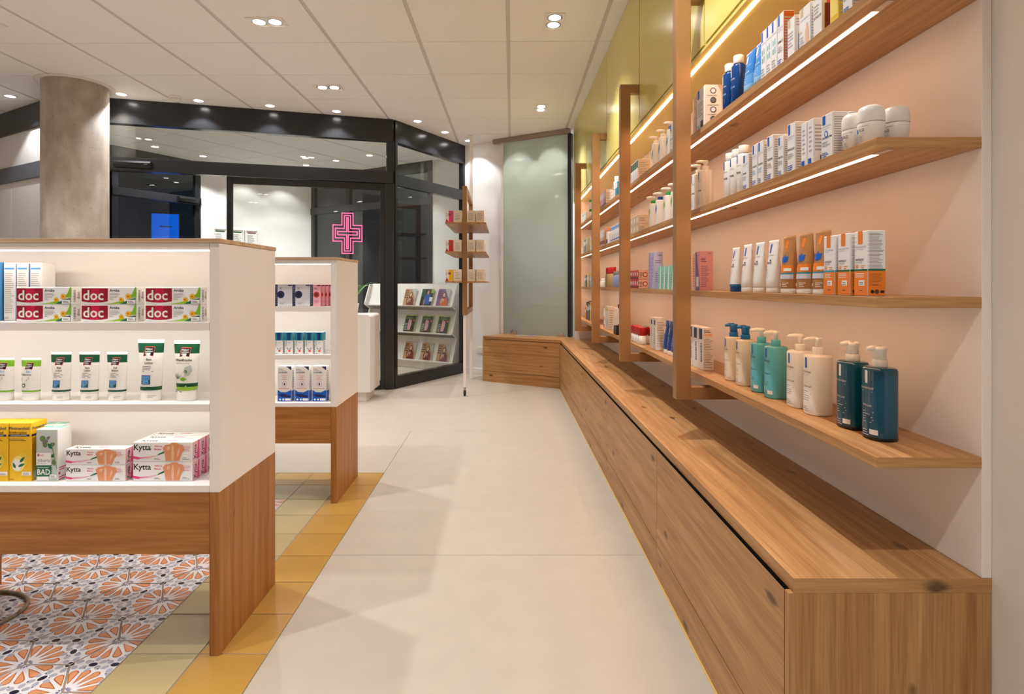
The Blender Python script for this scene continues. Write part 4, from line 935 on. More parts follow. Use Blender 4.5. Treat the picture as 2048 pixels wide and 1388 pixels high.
PB['white'] = pump_bottle('pump_bottle', .068, .064, .158, .204, 'pl_white', 'pl_white', lab_('p_blue', 'LIPIKAR LAIT'), 'slim')
PB['teal'] = pump_bottle('pump_bottle', .066, .062, .157, .203, 'pl_teal', 'pl_white', lab_('p_blue', 'EFFACLAR H', 'p_navy'), 'slim', collar='pl_teal')
PB['cream'] = pump_bottle('pump_bottle', .062, .060, .156, .202, 'pl_cream', 'pl_blue', lab_('p_blue', 'LIPIKAR SYNDET'), 'fat')
for k, x, ys, lab in (('navy', .838, (1.287, 1.388), 'dark petrol blue gel bottle with white pump'), ('white', .831, (1.530, 1.622), 'opaque white lotion bottle with white slim pump'),
                      ('teal', .824, (1.752, 1.850), 'translucent turquoise wash bottle with pump'), ('cream', .822, (1.970, 2.072), 'cream coloured oil bottle with blue pump')):
    for i_, y in enumerate(ys): place(PB[k], (x, y, SH[5] + .0003), RZ, lab + (', closer to the open shelf end', ', farther from the open shelf end')[i_], 'pump bottle', k + ' pump bottles on the lowest shelf')

# --- second bay
def plain(cols, n=6):
    def d(f, r, t):
        for v0, v1, cc in cols: f.rect(.05, v0, .95, v1, cc)
        f.lines(.15, .1, .85, .5, n, 'p_dgrey', .3); r.lines(.1, .1, .9, .9, 8, 'p_grey', .3)
    return d
c = carton('carton', .045, .070, .120, 'p_white', plain([(.6, .95, 'p_dgreen')]), side='p_cream')
for i in range(4): on_shelf(c, 1, 3.285 + i * .046, .045, .070, 'white carton with dark green top stripe in the second bay of the highest shelf', 'carton', 'dark green striped cartons')
def dblue(f): f.leaf(.40, .35, .055, .008, 1.3, 'p_teal'); f.lines(.2, .1, .5, .3, 4, 'p_dgrey')
c = pump_bottle('pump_bottle', .046, .044, .130, .168, 'pl_white', 'pl_white', dblue, 'slim')
for y in (2.975, 2.845): place(c, (X0 + .023, y, SH[1] + .0003), RZ, 'white pump bottle with blue leaf mark in the second bay of the highest shelf', 'pump bottle', 'blue leaf pump bottles')
c = pump_bottle('pump_bottle', .046, .044, .130, .168, 'pl_white', 'pl_white', dblue, 'slim', collar='pl_blue'); place(c, (X0 + .023, 2.705, SH[1] + .0003), RZ, 'white pump bottle with turquoise collar in the second bay of the highest shelf', 'pump bottle')
c = carton('carton', .060, .066, .135, 'p_white', lambda f, r, t: skin_care(f, r, t, 'SENSITIVE')); on_shelf(c, 1, 2.59, .06, .066, 'white carton beside the turquoise collared pump bottle', 'carton')
c = carton('carton', .068, .060, .0495, 'p_beige', lambda f, r, t: (f.rect(.35, .3, .65, .75, 'p_white'), f.lines(.1, .05, .9, .2, 1), r.lines(.1, .3, .8, .8, 3)), side='p_cream')
for i in range(3):
    for j in range(2): on_shelf(c, 2, 3.274 + i * .0695, .068, .060, 'small beige cream carton, stacked two high in three columns', 'carton', 'stacked beige cartons', z=SH[2] + j * .05)
def dgr(f): f.leaf(.42, .45, .05, .010, 1.35, 'p_lgreen'); f.lines(.2, .15, .5, .4, 5, 'p_dgrey')
def dgb(f): f.leaf(.42, .45, .05, .010, 1.35, 'p_blue'); f.lines(.2, .15, .5, .4, 5, 'p_dgrey')
cg = pump_bottle('pump_bottle', .046, .046, .128, .166, 'pl_white', 'pl_white', dgr, 'slim', collar='pl_green'); cb_ = pump_bottle('pump_bottle', .046, .046, .128, .166, 'pl_white', 'pl_white', dgb, 'slim', collar='pl_royal')
for y, p_ in ((3.03, cg), (2.897, cb_), (2.748, cg), (2.63, cg)): place(p_, (X0 + .023, y, SH[2] + .0003), RZ, 'white pump bottle with royal blue collar between the green ones' if p_ is cb_ else 'white pump bottle with green collar on the second highest shelf', 'pump bottle', None if p_ is cb_ else 'green collared pump bottles')
c = carton('carton', .052, .052, .0525, 'p_red', lambda f, r, t: (f.ell(.5, .6, .012, .012, 'p_white'), f.rect(.1, .08, .9, .25, 'p_black'), r.ell(.75, .5, .014, .014, 'p_red'), r.ell(.75, .5, .009, .009, 'p_cream'), r.lines(.1, .2, .5, .8, 4, 'p_dgrey')), side='p_peach')
for i in range(4):
    for j in range(2): on_shelf(c, 3, 3.277 + i * .0532, .052, .052, 'small red carton with peach side, stacked two high on the third shelf', 'carton', 'stacked red cartons', z=SH[3] + j * .053)
c = carton('carton', .044, .047, .190, 'p_lav', lambda f, r, t: (f.lines(.3, .15, .7, .9, 8, 'p_purple', .3), r.lines(.5, .9, .9, .93, 1, 'p_black'), r.lines(.15, .7, .8, .8, 2, 'p_dgrey'), r.lines(.15, .2, .6, .5, 6, 'p_purple', .3)))
for y in (2.936, 3.0): on_shelf(c, 3, y, .044, .047, 'tall lavender carton on the third shelf', 'carton', 'lavender cartons')
c = carton('carton', .056, .030, .110, 'p_mint', lambda f, r, t: (f.poly(((.5, 0), (1, 0), (1, 1), (.8, 1)), 'p_white'), f.lines(.2, .3, .5, .7, 4, 'p_green', .3), r.lines(.2, .2, .8, .8, 5)))
for y in (2.80, 2.73, 2.66, 2.59): on_shelf(c, 3, y, .056, .030, 'mint green slim carton, one of a row of four on the third shelf', 'carton', 'mint green cartons')
def djr(f): f.text('+', .4, .3, .4, 'p_red', True); f.lines(.3, .1, .7, .2, 1, 'p_dgrey')
jr = jar('cream_jar', .0248, .052, .098, 'pl_white', 'pl_red', djr); jt = jar('cream_jar', .0248, .052, .098, 'pl_white', 'p_mint', djr)
for x, y in ((.785, 3.30), (.785, 3.36), (.785, 3.42), (.785, 3.48), (.842, 3.285), (.842, 3.345)): place(jr, (x, y, SH[5] + .0003), RZ, 'white jar with tall red lid on the lowest wall shelf', 'jar', 'red lidded jars')
place(jt, (.842, 3.405, SH[5] + .0003), RZ, 'white jar with mint green lid behind the red lidded jars', 'jar')
c = carton('carton', .058, .056, .168, 'p_white', lambda f, r, t: (f.rect(.35, .78, .75, .92, 'p_navy'), f.lines(.3, .2, .8, .7, 8, 'p_dgrey', .3), r.lines(.1, .1, .9, .9, 16)))
for y in (3.005, 3.068): on_shelf(c, 5, y, .058, .056, 'white carton with small navy square beside the red lidded jars', 'carton', 'white cartons beside the red jars', x=.786)
c = squeeze_tube('cosmetic_tube', .058, .040, .166, .022, 'pl_royal', 'pl_white', [], lambda f: (f.rect(.35, .6, .55, .8, 'p_white'), f.lines(.3, .3, .7, .55, 4, 'p_white'), f.lines(.3, .2, .6, .26, 2, 'p_yellow')), wcap=.92)
for y in (2.845, 2.775, 2.705): on_shelf(c, 5, y, .058, .040, 'royal blue tube with white cap on the lowest wall shelf', 'tube', 'royal blue tubes', x=.79)

# --- third bay
c = carton('carton', .066, .058, .118, 'p_lpink', plain([(.55, .9, 'p_white'), (.1, .2, 'p_maroon')]), side='p_white')
for i in range(4): on_shelf(c, 1, 4.34 + i * .068, .066, .058, 'pale pink carton in the third bay of the highest shelf', 'carton', 'pale pink cartons')
c = cap_bottle('lotion_bottle', .024, .125, .158, 'pl_white', 'pl_white', dcb)
for y in (4.03, 3.84): place(c, (X0 + .024, y, SH[1] + .0003), RZ, 'white lotion bottle in the third bay of the highest shelf', 'bottle', 'white bottles of the third bay')
c = carton('carton', .085, .05, .100, 'p_teal', plain([(.6, .95, 'p_white')])); on_shelf(c, 1, 3.885, .085, .05, 'teal and white carton between two white bottles', 'carton')
c = carton('carton', .060, .055, .140, 'p_peach', plain([(.1, .3, 'p_maroon'), (.5, .9, 'p_white')]))
for i in range(4): on_shelf(c, 2, 4.39 + i * .062, .06, .055, 'peach and white carton in the third bay of the second shelf', 'carton', 'peach cartons of the third bay')
c = carton('carton', .075, .055, .095, 'p_white', plain([(.1, .4, 'p_navy')])); on_shelf(c, 2, 4.26, .075, .055, 'low white carton with navy foot in the third bay', 'carton')
c = carton('carton', .062, .045, .114, 'p_white', plain([(.75, .95, 'p_sky'), (.1, .2, 'p_blue')]))
for i in range(5): on_shelf(c, 2, 3.83 + i * .0645, .062, .045, 'white carton with sky blue top in the third bay of the second shelf', 'carton', 'sky blue topped cartons')
c = cap_bottle('lotion_bottle', .018, .050, .068, 'pl_white', 'pl_white', lambda f: f.lines(.2, .2, .8, .7, 3, 'p_dgrey'))
for y in (4.50, 4.55, 4.60): place(c, (X0 + .02, y, SH[3] + .0003), RZ, 'tiny white bottle in the third bay of the third shelf', 'bottle', 'tiny white bottles')
c = cap_bottle('lotion_bottle', .026, .100, .150, 'pl_gold', 'pl_red', lambda f: f.lines(.2, .2, .8, .7, 5, 'p_maroon'), rc=.021)
for i in range(4): place(c, (X0 + .03, 4.20 + i * .062, SH[3] + .0003), RZ, 'golden bottle with red cap in the third bay', 'bottle', 'red capped bottles')
c = cap_bottle('lotion_bottle', .022, .085, .114, 'pl_lilac', 'chrome', lambda f: f.lines(.2, .2, .8, .7, 5, 'p_white'))
for i in range(5): place(c, (X0 + .024, 3.86 + i * .056, SH[3] + .0003), RZ, 'small silver blue bottle beside the red capped ones', 'bottle', 'silver blue bottles')
c = carton('carton', .06, .05, .150, 'p_white', plain([(.0, .2, 'p_orange'), (.4, .6, 'p_orange')])); on_shelf(c, 5, 4.52, .06, .05, 'white and orange carton in the third bay of the lowest shelf', 'carton', None, x=.78)
c = carton('carton', .06, .05, .175, 'p_white', plain([(.8, .9, 'p_gold')]))
for i in range(2): on_shelf(c, 5, 4.36 + i * .065, .06, .05, 'tall white carton with gold stripe in the third bay', 'carton', 'gold striped cartons', x=.78)
c = squeeze_tube('cosmetic_tube', .052, .036, .170, .03, 'pl_white', 'pl_white', [], lambda f: f.lines(.3, .3, .7, .7, 6, 'p_gold'))
for i in range(5): on_shelf(c, 5, 4.04 + i * .060, .05, .036, 'slender white tube in the third bay of the lowest shelf', 'tube', 'slender white tubes', x=.80)
c = cap_bottle('lotion_bottle', .022, .150, .19, 'pl_white', 'pl_black', lambda f: f.lines(.2, .2, .8, .7, 5)); place(c, (.88, 4.42, SH[5] + .0003), RZ, 'white bottle with black cap behind the slender tubes', 'bottle')
bk = thing('basket', 'small black basket on the edge of the lowest wall shelf', 'basket', (.790, 3.94, SH[5] + .0003))
part(bx(-.04, .04, -.05, .05, 0, .004, 'pl_black'), 'bottom', bk)
for nm, b in (('side', (-.04, -.037, -.05, .05)), ('side', (.037, .04, -.05, .05)), ('end', (-.037, .037, -.05, -.047)), ('end', (-.037, .037, .047, .05))): part(bx(*b, .004, .06, 'pl_black', .0008), nm, bk)
sp = thing('ribbon_spool', 'small bright red spool lying in the black basket', 'spool', (.790, 3.93, SH[5] + .0045)); part(MB().lathe([(.022, 0), (.022, .006), (.012, .008), (.012, .06), (.022, .062), (.022, .068)], 'pl_red', 16), 'reel', sp)

# --- fourth bay
c = jar('cream_jar', .040, .066, .085, 'pl_white', 'pl_green', lambda f: f.lines(.25, .2, .75, .8, 4, 'p_dgrey'))
for j in range(2): place(c, (X0 + .045, 5.24, SH[1] + .0003 + j * .0855), RZ, 'wide white jar with green lid, one of two stacked on the highest shelf', 'jar', 'stacked green lidded jars')
c = carton('carton', .06, .05, .095, 'p_white', plain([(.6, .9, 'p_sage')]))
for i in range(4): on_shelf(c, 1, 5.44 + i * .065, .06, .05, 'white carton with grey green stripe beside the stacked jars', 'carton', 'grey green striped cartons')
for k, z, items in ((2, None, ((5.10, 'p_white', .12), (5.18, 'p_cream', .135), (5.26, 'p_gold', .13), (5.36, 'p_sage', .14), (5.44, 'p_leaf', .13), (5.52, 'p_sage', .14))), (3, None, ((5.10, 'p_lblue', .10), (5.18, 'p_yellow', .115), (5.27, 'p_cream', .11), (5.36, 'p_maroon', .11), (5.45, 'p_mint', .105))), (5, None, ((5.12, 'p_purple', .13), (5.22, 'p_navy', .18), (5.31, 'p_yellow', .18), (5.39, 'p_black', .185), (5.47, 'p_dgrey', .16), (5.55, 'p_black', .17), (5.64, 'p_orange', .12)))):
    nm_ = {'p_white': 'white', 'p_cream': 'cream', 'p_gold': 'golden', 'p_sage': 'grey green', 'p_leaf': 'leaf green', 'p_lblue': 'light blue', 'p_yellow': 'yellow', 'p_maroon': 'dark red', 'p_mint': 'mint', 'p_purple': 'purple', 'p_navy': 'navy', 'p_black': 'black', 'p_dgrey': 'grey', 'p_orange': 'orange'}
    for y, cc, h in items:
        c = carton('carton', .07, .05, h, cc, plain([(.55, .8, 'p_white' if cc != 'p_white' else 'p_gold')], 4))
        sn = {2: 'second highest', 3: 'third', 5: 'lowest'}[k]; dup_ = sum(1 for i_ in items if i_[1] == cc) > 1
        on_shelf(c, k, y, .07, .05, nm_[cc] + ' carton in the far bay of the ' + sn + ' wall shelf', 'carton', nm_[cc] + ' cartons of the far bay' if dup_ else None, x=X0 if k != 5 else .79)

# ------------------------------------------------------------------ products on the gondolas (fronts face the viewer)
def gp(px, Y): return (px - VX) / F * Y
def on_g(proto, pl, Y, w, d, z, label, cat, group=None, rz=0.0): return place(proto, (gp(pl, Y) + w / 2, Y + d / 2, z + .0003), rz, label, cat, group)
ZA, ZB2, ZC = 0.982, 0.741, 0.502
# upper row, first gondola
Yd = GY1 + 0.028
def ddoc(f, r, t):
    f.poly(((.01, .93), (.01, .18), (.12, .12), (.25, .10), (.38, .12), (.48, .18), (.48, .93)), 'p_crimson'); f.poly(((.18, .93), (.17, .115), (.25, .10), (.33, .115), (.33, .93)), 'p_crimson2')
    f.text('doc', .035, .26, .57, 'p_white', True, maxw=.42); f.text('Arnika', .51, .74, .15, 'p_navy', True, maxw=.22)
    f.lines(.51, .40, .70, .68, 4, 'p_grey', .35); f.text('100 g', .51, .27, .08, 'p_dgrey')
    f.poly(((.40, .02), (.60, .10), (.78, .24), (.74, .04)), 'p_lime'); f.poly(((.70, .03), (.86, .28), (.98, .36), (.98, .03)), 'p_green'); f.poly(((.86, .42), (.92, .62), (.97, 1.0), (.99, 1.0), (.99, .40)), 'p_lgreen')
    for u, v, s in ((.72, .28, .0068), (.85, .46, .0082)):
        for k in range(10): a = k * PI / 5; f.ell(u + s * .72 * math.cos(a) / f.W, v + s * .72 * math.sin(a) / f.H, s * .42, s * .22, 'p_yellow', 8, a)
        f.ell(u, v, s * .62, s * .62, 'p_yellow'); f.ell(u, v, s * .34, s * .34, 'p_dorange')
    f.tag(.83, .05, .15, .22)
    r.bars(.18, .12, .42, .85, 14, 'p_black', True); r.text('doc', .85, .30, .3, 'p_crimson', True, maxw=.6, vert=True)
wD = .1665; docp = carton('carton', wD, .036, .0515, 'p_white', ddoc)
for k, px in enumerate((32.5, 162.5, 290.5)):
    for j in range(2): on_g(docp, px, Yd, wD, .036, ZA + j * .0518, 'crimson and white ointment carton in the ' + ('bottom', 'top')[j] + ' layer, ' + ('in front of the narrow white cartons', 'in the middle stack of three', 'beside the gondola side panel')[k], 'carton', 'crimson ointment cartons')
def dbw(f, r, t): f.rect(.01, .01, .99, .82, 'p_sky'); f.rect(.01, .82, .99, .99, 'p_blue'); f.lines(.1, .6, .9, .8, 3, 'p_white'); r.rect(.14, .88, .95, .915, 'p_lblue'); r.lines(.15, .12, .9, .84, 18, 'p_grey', .25)
c = carton('carton', .0355, .055, .178, 'p_white', lambda f, r, t: (f.rect(.08, .885, .92, .915, 'p_sky'), f.lines(.1, .14, .92, .85, 20, 'p_grey', .3), f.tag(.05, .03, .5, .05)))
for k, px in enumerate((7.5, 33, 60)): on_g(c, px, GY1 + .075, .0355, .055, ZA, 'narrow white carton with blue stripe and small print behind the crimson cartons', 'carton', 'narrow white cartons with blue stripe')
bl = bx(-.0015, .0015, -.025, .025, .002, .176, 'p_blue').mesh('divider_card')
for px in (31.8, 58.4): place(('divider_card', bl, []), (gp(px, GY1 + .075) + .0008, GY1 + .1025, ZA + .0003 - .002), 0, 'thin blue card between two narrow white cartons', 'card', 'blue cards')
c = carton('carton', .060, .055, .180, 'p_sky', lambda f, r, t: (f.rect(.02, .80, .98, .98, 'p_white'), f.lines(.1, .84, .9, .95, 2, 'p_blue'), f.ell(.8, .08, .006, .006, 'p_white'))); on_g(c, -40, GY1 + .07, .060, .055, ZA, 'sky blue carton left of the narrow white cartons', 'carton')
# middle row: foot care tubes
Yt = GY1 + 0.045
def brand(f, big):
    u0, v0, u1, v1 = .28, .74, .66, .875
    f.poly(((u0 - .02, v0 - .01), (u1 - .02, v0 - .01), (u1 + .03, v1 + .01), (u0 + .04, v1 + .01)), 'p_coral'); f.poly(((u0, v0), (u1 - .03, v0), (u1 + .01, v1), (u0 + .05, v1)), 'p_black')
    for k, s in enumerate(('Allgäuer', 'Latschen', 'Kiefer')): f.text(s, u0 + .05, .835 - k * .037, .026, 'p_white', True, maxw=.28)
def dleg(l1, l2):
    def d(f):
        brand(f, 1); f.text(l1, .5, .66, .036, 'p_black', True, center=True, maxw=.6); f.text(l2, .5, .605, .036, 'p_black', True, center=True, maxw=.6); f.lines(.28, .48, .72, .585, 4, 'p_dgrey', .35)
        f.on('picture'); f.rect(.26, .275, .60, .42, 'p_navy'); f.rect(.28, .285, .58, .41, 'p_sky'); f.poly(((.28, .285), (.28, .36), (.36, .385), (.43, .35), (.50, .38), (.58, .33), (.58, .285)), 'p_dgrey'); f.poly(((.28, .285), (.28, .33), (.44, .305), (.58, .35), (.58, .285)), 'p_dgreen'); f.off(); f.lines(.5, .06, .8, .10, 2, 'p_grey')
    return d
def dlime(f):
    brand(f, 0); f.text('5in1', .36, .66, .05, 'p_sky', True, maxw=.3); f.text('Fußcreme', .10, .59, .045, 'p_black', True, maxw=.62); f.lines(.10, .46, .66, .56, 4, 'p_dgrey', .35); f.ell(.3, .36, .0065, .0065, 'p_dgreen'); f.ell(.3, .36, .0035, .0035, 'p_white'); f.lines(.1, .26, .6, .28, 1, 'p_sky')
def dwald(f):
    brand(f, 1); f.text('Waldfrische', .12, .66, .040, 'p_black', True, maxw=.72); f.text('AROMA-DUSCHE', .16, .615, .02, 'p_dgrey', maxw=.6)
    f.leaf(.52, .42, .026, .009, .9, 'p_sage'); f.leaf(.50, .52, .014, .005, -1.0, 'p_leaf'); f.leaf(.36, .36, .020, .006, .05, 'p_lgreen'); f.leaf(.55, .45, .03, .012, 1.1, 'p_sage')
    for k in range(9): f.leaf(.22, .37, .016 + .003 * (k % 3), .0006, .2 + k * .24, 'p_dgreen')
    f.lines(.14, .245, .66, .27, 1, 'p_white'); f.lines(.14, .15, .5, .2, 2, 'p_dgreen')
kS = Yt / F
tS = lambda lo, l1, l2, dk: squeeze_tube('cosmetic_tube', 42 * kS, .030, 97 * kS, 16 * kS, 'pl_white', 'pl_white', [(.785, .945, 'p_dgreen'), (.185, .225, dk)], dleg(l1, l2), wcap=.84)
t1 = tS(0, 'Bein', 'Lotion', 'p_dgreen'); t2 = tS(0, 'Fuß', 'Balsam', 'p_dgreen')
tL = squeeze_tube('cosmetic_tube', 40 * kS, .030, 85 * kS, 16 * kS, 'pl_white', 'pl_white', [(.80, .945, 'p_lgreen'), (.205, .245, 'p_lgreen')], dlime, wcap=.86)
tB = squeeze_tube('cosmetic_tube', 54 * kS, .038, 122 * kS, 21 * kS, 'pl_white', 'pl_white', [(.785, .945, 'p_dgreen'), (.175, .235, 'p_dgreen')], dleg('Bein', 'Lotion'), wcap=.76)
tW = squeeze_tube('cosmetic_tube', 53 * kS, .038, 120 * kS, 21 * kS, 'pl_white', 'pl_white', [(.785, .945, 'p_dgreen'), (.235, .295, 'p_dgreen'), (.175, .235, 'p_lime')], dwald, wcap=.76)
for pr_, px, w, lab, grp in ((tL, -20, 40, 'small white foot cream tube with lime green band, second from the dark green banded tubes', 'lime green banded tubes'), (tL, 33.5, 40, 'small white foot cream tube with lime green band next to the dark green banded tubes', 'lime green banded tubes'), (t1, 93, 42, 'small white leg lotion tube with dark green band beside the lime banded tube', 'small leg lotion tubes'), (t1, 150, 42, 'small white leg lotion tube with dark green band beside the balm tube', 'small leg lotion tubes'),
                             (t2, 206, 42, 'small white balm tube with dark green band beside the large lotion tube', None), (tB, 268.5, 54, 'large white leg lotion tube with dark green band and mountain picture', None), (tW, 341.5, 53, 'large white shower gel tube with green leaf print', None)):
    on_g(pr_, px, Yt, w * kS, .034, ZB2, lab, 'tube', grp)
# lower row
Yk = GY1 + 0.035; k2 = Yk / F
def dyel(f, r, t):
    f.text('Pinimenthol', .02, .88, .05, 'p_navy', True, maxw=.94); f.text('Erkältungsbad', .03, .815, .04, 'p_dbrown', True, maxw=.75); f.rect(.0, .765, .92, .80, 'p_navy'); f.lines(.08, .775, .84, .79, 1, 'p_white'); f.lines(.03, .69, .85, .74, 2, 'p_dbrown', .4)
    f.ell(.60, .36, .016, .022, 'p_gold', 18); f.ell(.42, .30, .019, .024, 'p_lemon', 18); f.ell(.36, .28, .014, .018, 'p_white', 18)
    f.leaf(.30, .22, .020, .0042, 2.0, 'p_green'); f.leaf(.48, .32, .024, .0045, .85, 'p_green'); f.leaf(.40, .25, .024, .0042, .40, 'p_green'); f.tag(.58, .10, .4, .065); f.lines(.05, .03, .3, .05, 1, 'p_dbrown')
    r.text('Pinimenthol', .05, .88, .045, 'p_navy', True, maxw=.9); r.rect(.0, .765, .95, .80, 'p_navy'); r.lines(.05, .12, .95, .74, 26, 'p_dbrown', .3); r.rect(.1, .04, .5, .17, 'p_sage'); r.bars(.55, .04, .9, .16, 9)
wY = 45 * k2; c = carton('carton', wY, .060, 117 * k2, 'p_yellow', dyel)
for px, q_ in ((-28.5, 'on the far side from the herbal bath'), (18, 'next to the grey green herbal bath')): on_g(c, px, Yk, wY, .060, ZC, 'yellow cold bath carton with green leaves ' + q_, 'carton', 'yellow bath cartons')
def dbad(f, r, t):
    f.rect(.01, .01, .99, .99, 'p_sage'); f.ell(.30, .82, .009, .009, 'p_leaf'); f.ell(.42, .76, .010, .007, 'p_dgrey', 12, .6); f.leaf(.50, .80, .014, .005, .9, 'p_dgrey'); f.ell(.74, .70, .010, .006, 'p_leaf', 12, .5); f.ell(.42, .70, .007, .008, 'p_leaf'); f.leaf(.74, .62, .022, .006, 2.2, 'p_green'); f.leaf(.70, .46, .014, .005, .8, 'p_dgreen'); f.leaf(.86, .30, .020, .007, 1.8, 'p_leaf')
    f.poly(((.68, .75), (.71, .75), (.98, .24), (.95, .24)), 'p_leaf'); f.rect(.01, .31, .70, .55, 'p_white'); f.rect(.07, .48, .15, .53, 'p_red'); f.lines(.18, .49, .38, .52, 2, 'p_red'); f.text('Jáberia', .06, .37, .065, 'p_dgrey', maxw=.6); f.lines(.06, .335, .6, .35, 1, 'p_dgrey')
    f.rect(.01, .10, .72, .31, 'p_green'); f.lines(.08, .26, .66, .28, 1, 'p_white'); f.text('BAD', .06, .13, .105, 'p_white', True, maxw=.6); f.rect(.06, .02, .6, .09, 'p_white'); f.tag(.64, .06, .32, .075)
    r.rect(.06, .12, .2, .17, 'p_red'); r.lines(.1, .02, .8, .1, 2, 'p_red'); r.lines(.1, .2, .85, .28, 2, 'p_red'); t.rect(.02, .45, .98, .92, 'p_mint'); t.ell(.5, .7, .005, .005, 'p_white')
wG = 43 * k2; c = carton('carton', wG, .046, 104 * k2, 'p_white', dbad)
on_g(c, 72.5, Yk, wG, .046, ZC, 'grey and green herbal bath carton with plant sprig at the front', 'carton'); on_g(c, 72.5 + 7, Yk + .0475, wG, .046, ZC, 'herbal bath carton standing directly behind the other one', 'carton')
def dky(f, r, t):
    f.text('Kytta', .015, .60, .29, 'p_black', True, maxw=.32); f.text('Wärme', .36, .75, .09, 'p_pink', True, maxw=.14); f.text('Balsam', .36, .60, .09, 'p_pink', True, maxw=.14)
    f.poly(((.0, .30), (.12, .22), (.26, .26), (.20, .16), (.08, .12), (.0, .16)), 'p_pink'); f.poly(((.10, .13), (.26, .17), (.40, .30), (.39, .33), (.24, .24), (.12, .18)), 'p_lpink'); f.poly(((.40, .30), (.52, .44), (.64, .62), (.56, .60), (.44, .42)), 'p_green')
    f.poly(((.55, .05), (.53, .45), (.50, .70), (.54, .86), (.62, .90), (.66, .98), (.74, .98), (.77, .90), (.84, .86), (.86, .60), (.82, .42), (.78, .05)), 'p_skin'); f.poly(((.655, .05), (.645, .45), (.66, .85), (.68, .85), (.69, .45), (.685, .05)), 'p_peach'); f.poly(((.74, .20), (.75, .55), (.79, .75), (.78, .45)), 'p_peach'); f.poly(((.57, .60), (.58, .78), (.63, .76), (.61, .62)), 'p_peach')
    f.lines(.36, .12, .48, .2, 2, 'p_dgrey'); f.lines(.85, .55, .97, .85, 4, 'p_pink', .25); f.tag(.81, .08, .16, .20); f.lines(.01, .02, .9, .04, 1, 'p_grey')
    r.rect(.02, .02, .98, .98, 'p_lpink'); r.poly(((.55, .02), (.98, .02), (.98, .98), (.8, .98)), 'p_pink'); r.text('Kytta', .52, .12, .34, 'p_black', True, maxw=.7, vert=True); t.text('Kytta', .1, .2, .4, 'p_black', True, maxw=.3); t.lines(.5, .3, .7, .6, 2, 'p_pink')
wK = 119 * k2; hK = 32.5 * k2 + .0; c = carton('carton', wK, .0405, .0485, 'p_white', dky)
for dp in range(2):
    for j in range(2):
        if dp == 1 and j == 1: continue
        on_g(c, 131.5, Yk, wK, .0405, ZC + j * .0488, ('front', 'rear')[dp] + ' white and pink balm carton in the ' + ('bottom', 'top')[j] + ' layer of the lower stack', 'carton', 'pink balm cartons, lower stack').location.y += dp * .042
hT = 39 * k2; c = carton('carton', wK, .0405, .0585, 'p_white', dky)
for dp in range(3):
    for j in range(2):
        o = on_g(c, 266, Yk, wK, .0405, ZC + j * .0588, ('front', 'middle', 'rear')[dp] + ' white and pink balm carton in the ' + ('bottom', 'top')[j] + ' layer of the taller stack', 'carton', 'pink balm cartons, taller stack'); o.location.y += dp * .042
# second gondola
Y2 = GY2 + 0.03; q2 = Y2 / F
def dnw(f, r, t): f.rect(0.01, .01, .99, .99, 'p_mgrey'); f.ell(.22, .54, .019, .019, 'p_navy', 20); f.ell(.22, .54, .010, .010, 'p_black', 16); f.lines(.14, .78, .34, .88, 2, 'p_navy'); f.rect(.70, .93, .97, .98, 'p_navy'); f.lines(.14, .10, .6, .22, 3, 'p_dgrey', .3); f.tag(.68, .05, .28, .06); r.lines(.2, .1, .8, .9, 8, 'p_sky')
c = carton('carton', 30 * q2, .045, 44 * q2, 'p_navy', dnw)
for px, q_ in ((520, 'third'), (555, 'second'), (590.5, 'first')): on_g(c, px, Y2, 30 * q2, .045, ZA, 'grey white carton with navy circle, ' + q_ + ' from the pink cartons', 'carton', 'navy circle cartons')
def dpk2(f, r, t): f.rect(.01, .01, .99, .99, 'p_lpink'); f.ell(.42, .54, .015, .015, 'p_red', 20); f.ell(.42, .54, .008, .008, 'p_dbrown', 16); f.lines(.15, .78, .7, .88, 2, 'p_crimson'); f.lines(.1, .15, .9, .3, 4, 'p_pink', .3); f.rect(.5, .93, .97, .98, 'p_navy'); r.rect(.25, .6, .75, .65, 'p_white'); r.lines(.3, .1, .7, .9, 5, 'p_lpink')
c = carton('carton', 15 * q2, .015, 43.5 * q2, 'p_coral', dpk2)
on_g(c, 626.5, Y2, 15 * q2, .015, ZA, 'slim pink carton with red circle at the front of the pink row', 'carton')
for k in range(1, 4): on_g(c, 626.5 + 5.5 * k, Y2 + .002, 15 * q2, .015, ZA, 'slim pink carton turned edge on in the pink row', 'carton', 'pink cartons in a fan').location.y += .017 * k
def dcoo(f, r, t):
    f.rect(.01, .62, .99, .99, 'p_teal'); f.rect(.32, .64, .75, .92, 'pl_dblue'); f.ell(.53, .92, .012, .006, 'pl_dblue'); f.text('COOLAKUT', .27, .35, .17, 'p_teal', True, maxw=.6, vert=True); f.ell(.60, .15, .006, .006, 'p_coral'); f.leaf(.5, .2, .016, .002, 2.3, 'p_teal'); f.leaf(.6, .2, .016, .002, .9, 'p_teal'); f.lines(.1, .02, .6, .07, 1, 'p_teal'); f.lines(.45, .52, .8, .56, 1, 'p_dgrey'); r.rect(.01, .62, .99, .99, 'p_teal'); r.lines(.2, .1, .8, .6, 6, 'p_teal')
c = carton('carton', 16.5 * q2, .045, 44 * q2, 'p_white', dcoo)
for px, q_ in ((549, 'fifth'), (569, 'fourth'), (589.3, 'third'), (609.5, 'second'), (629, 'first')): on_g(c, px, Y2, 16.5 * q2, .045, ZB2, 'white carton with turquoise upper half, ' + q_ + ' from the gondola side panel', 'carton', 'turquoise topped cartons')
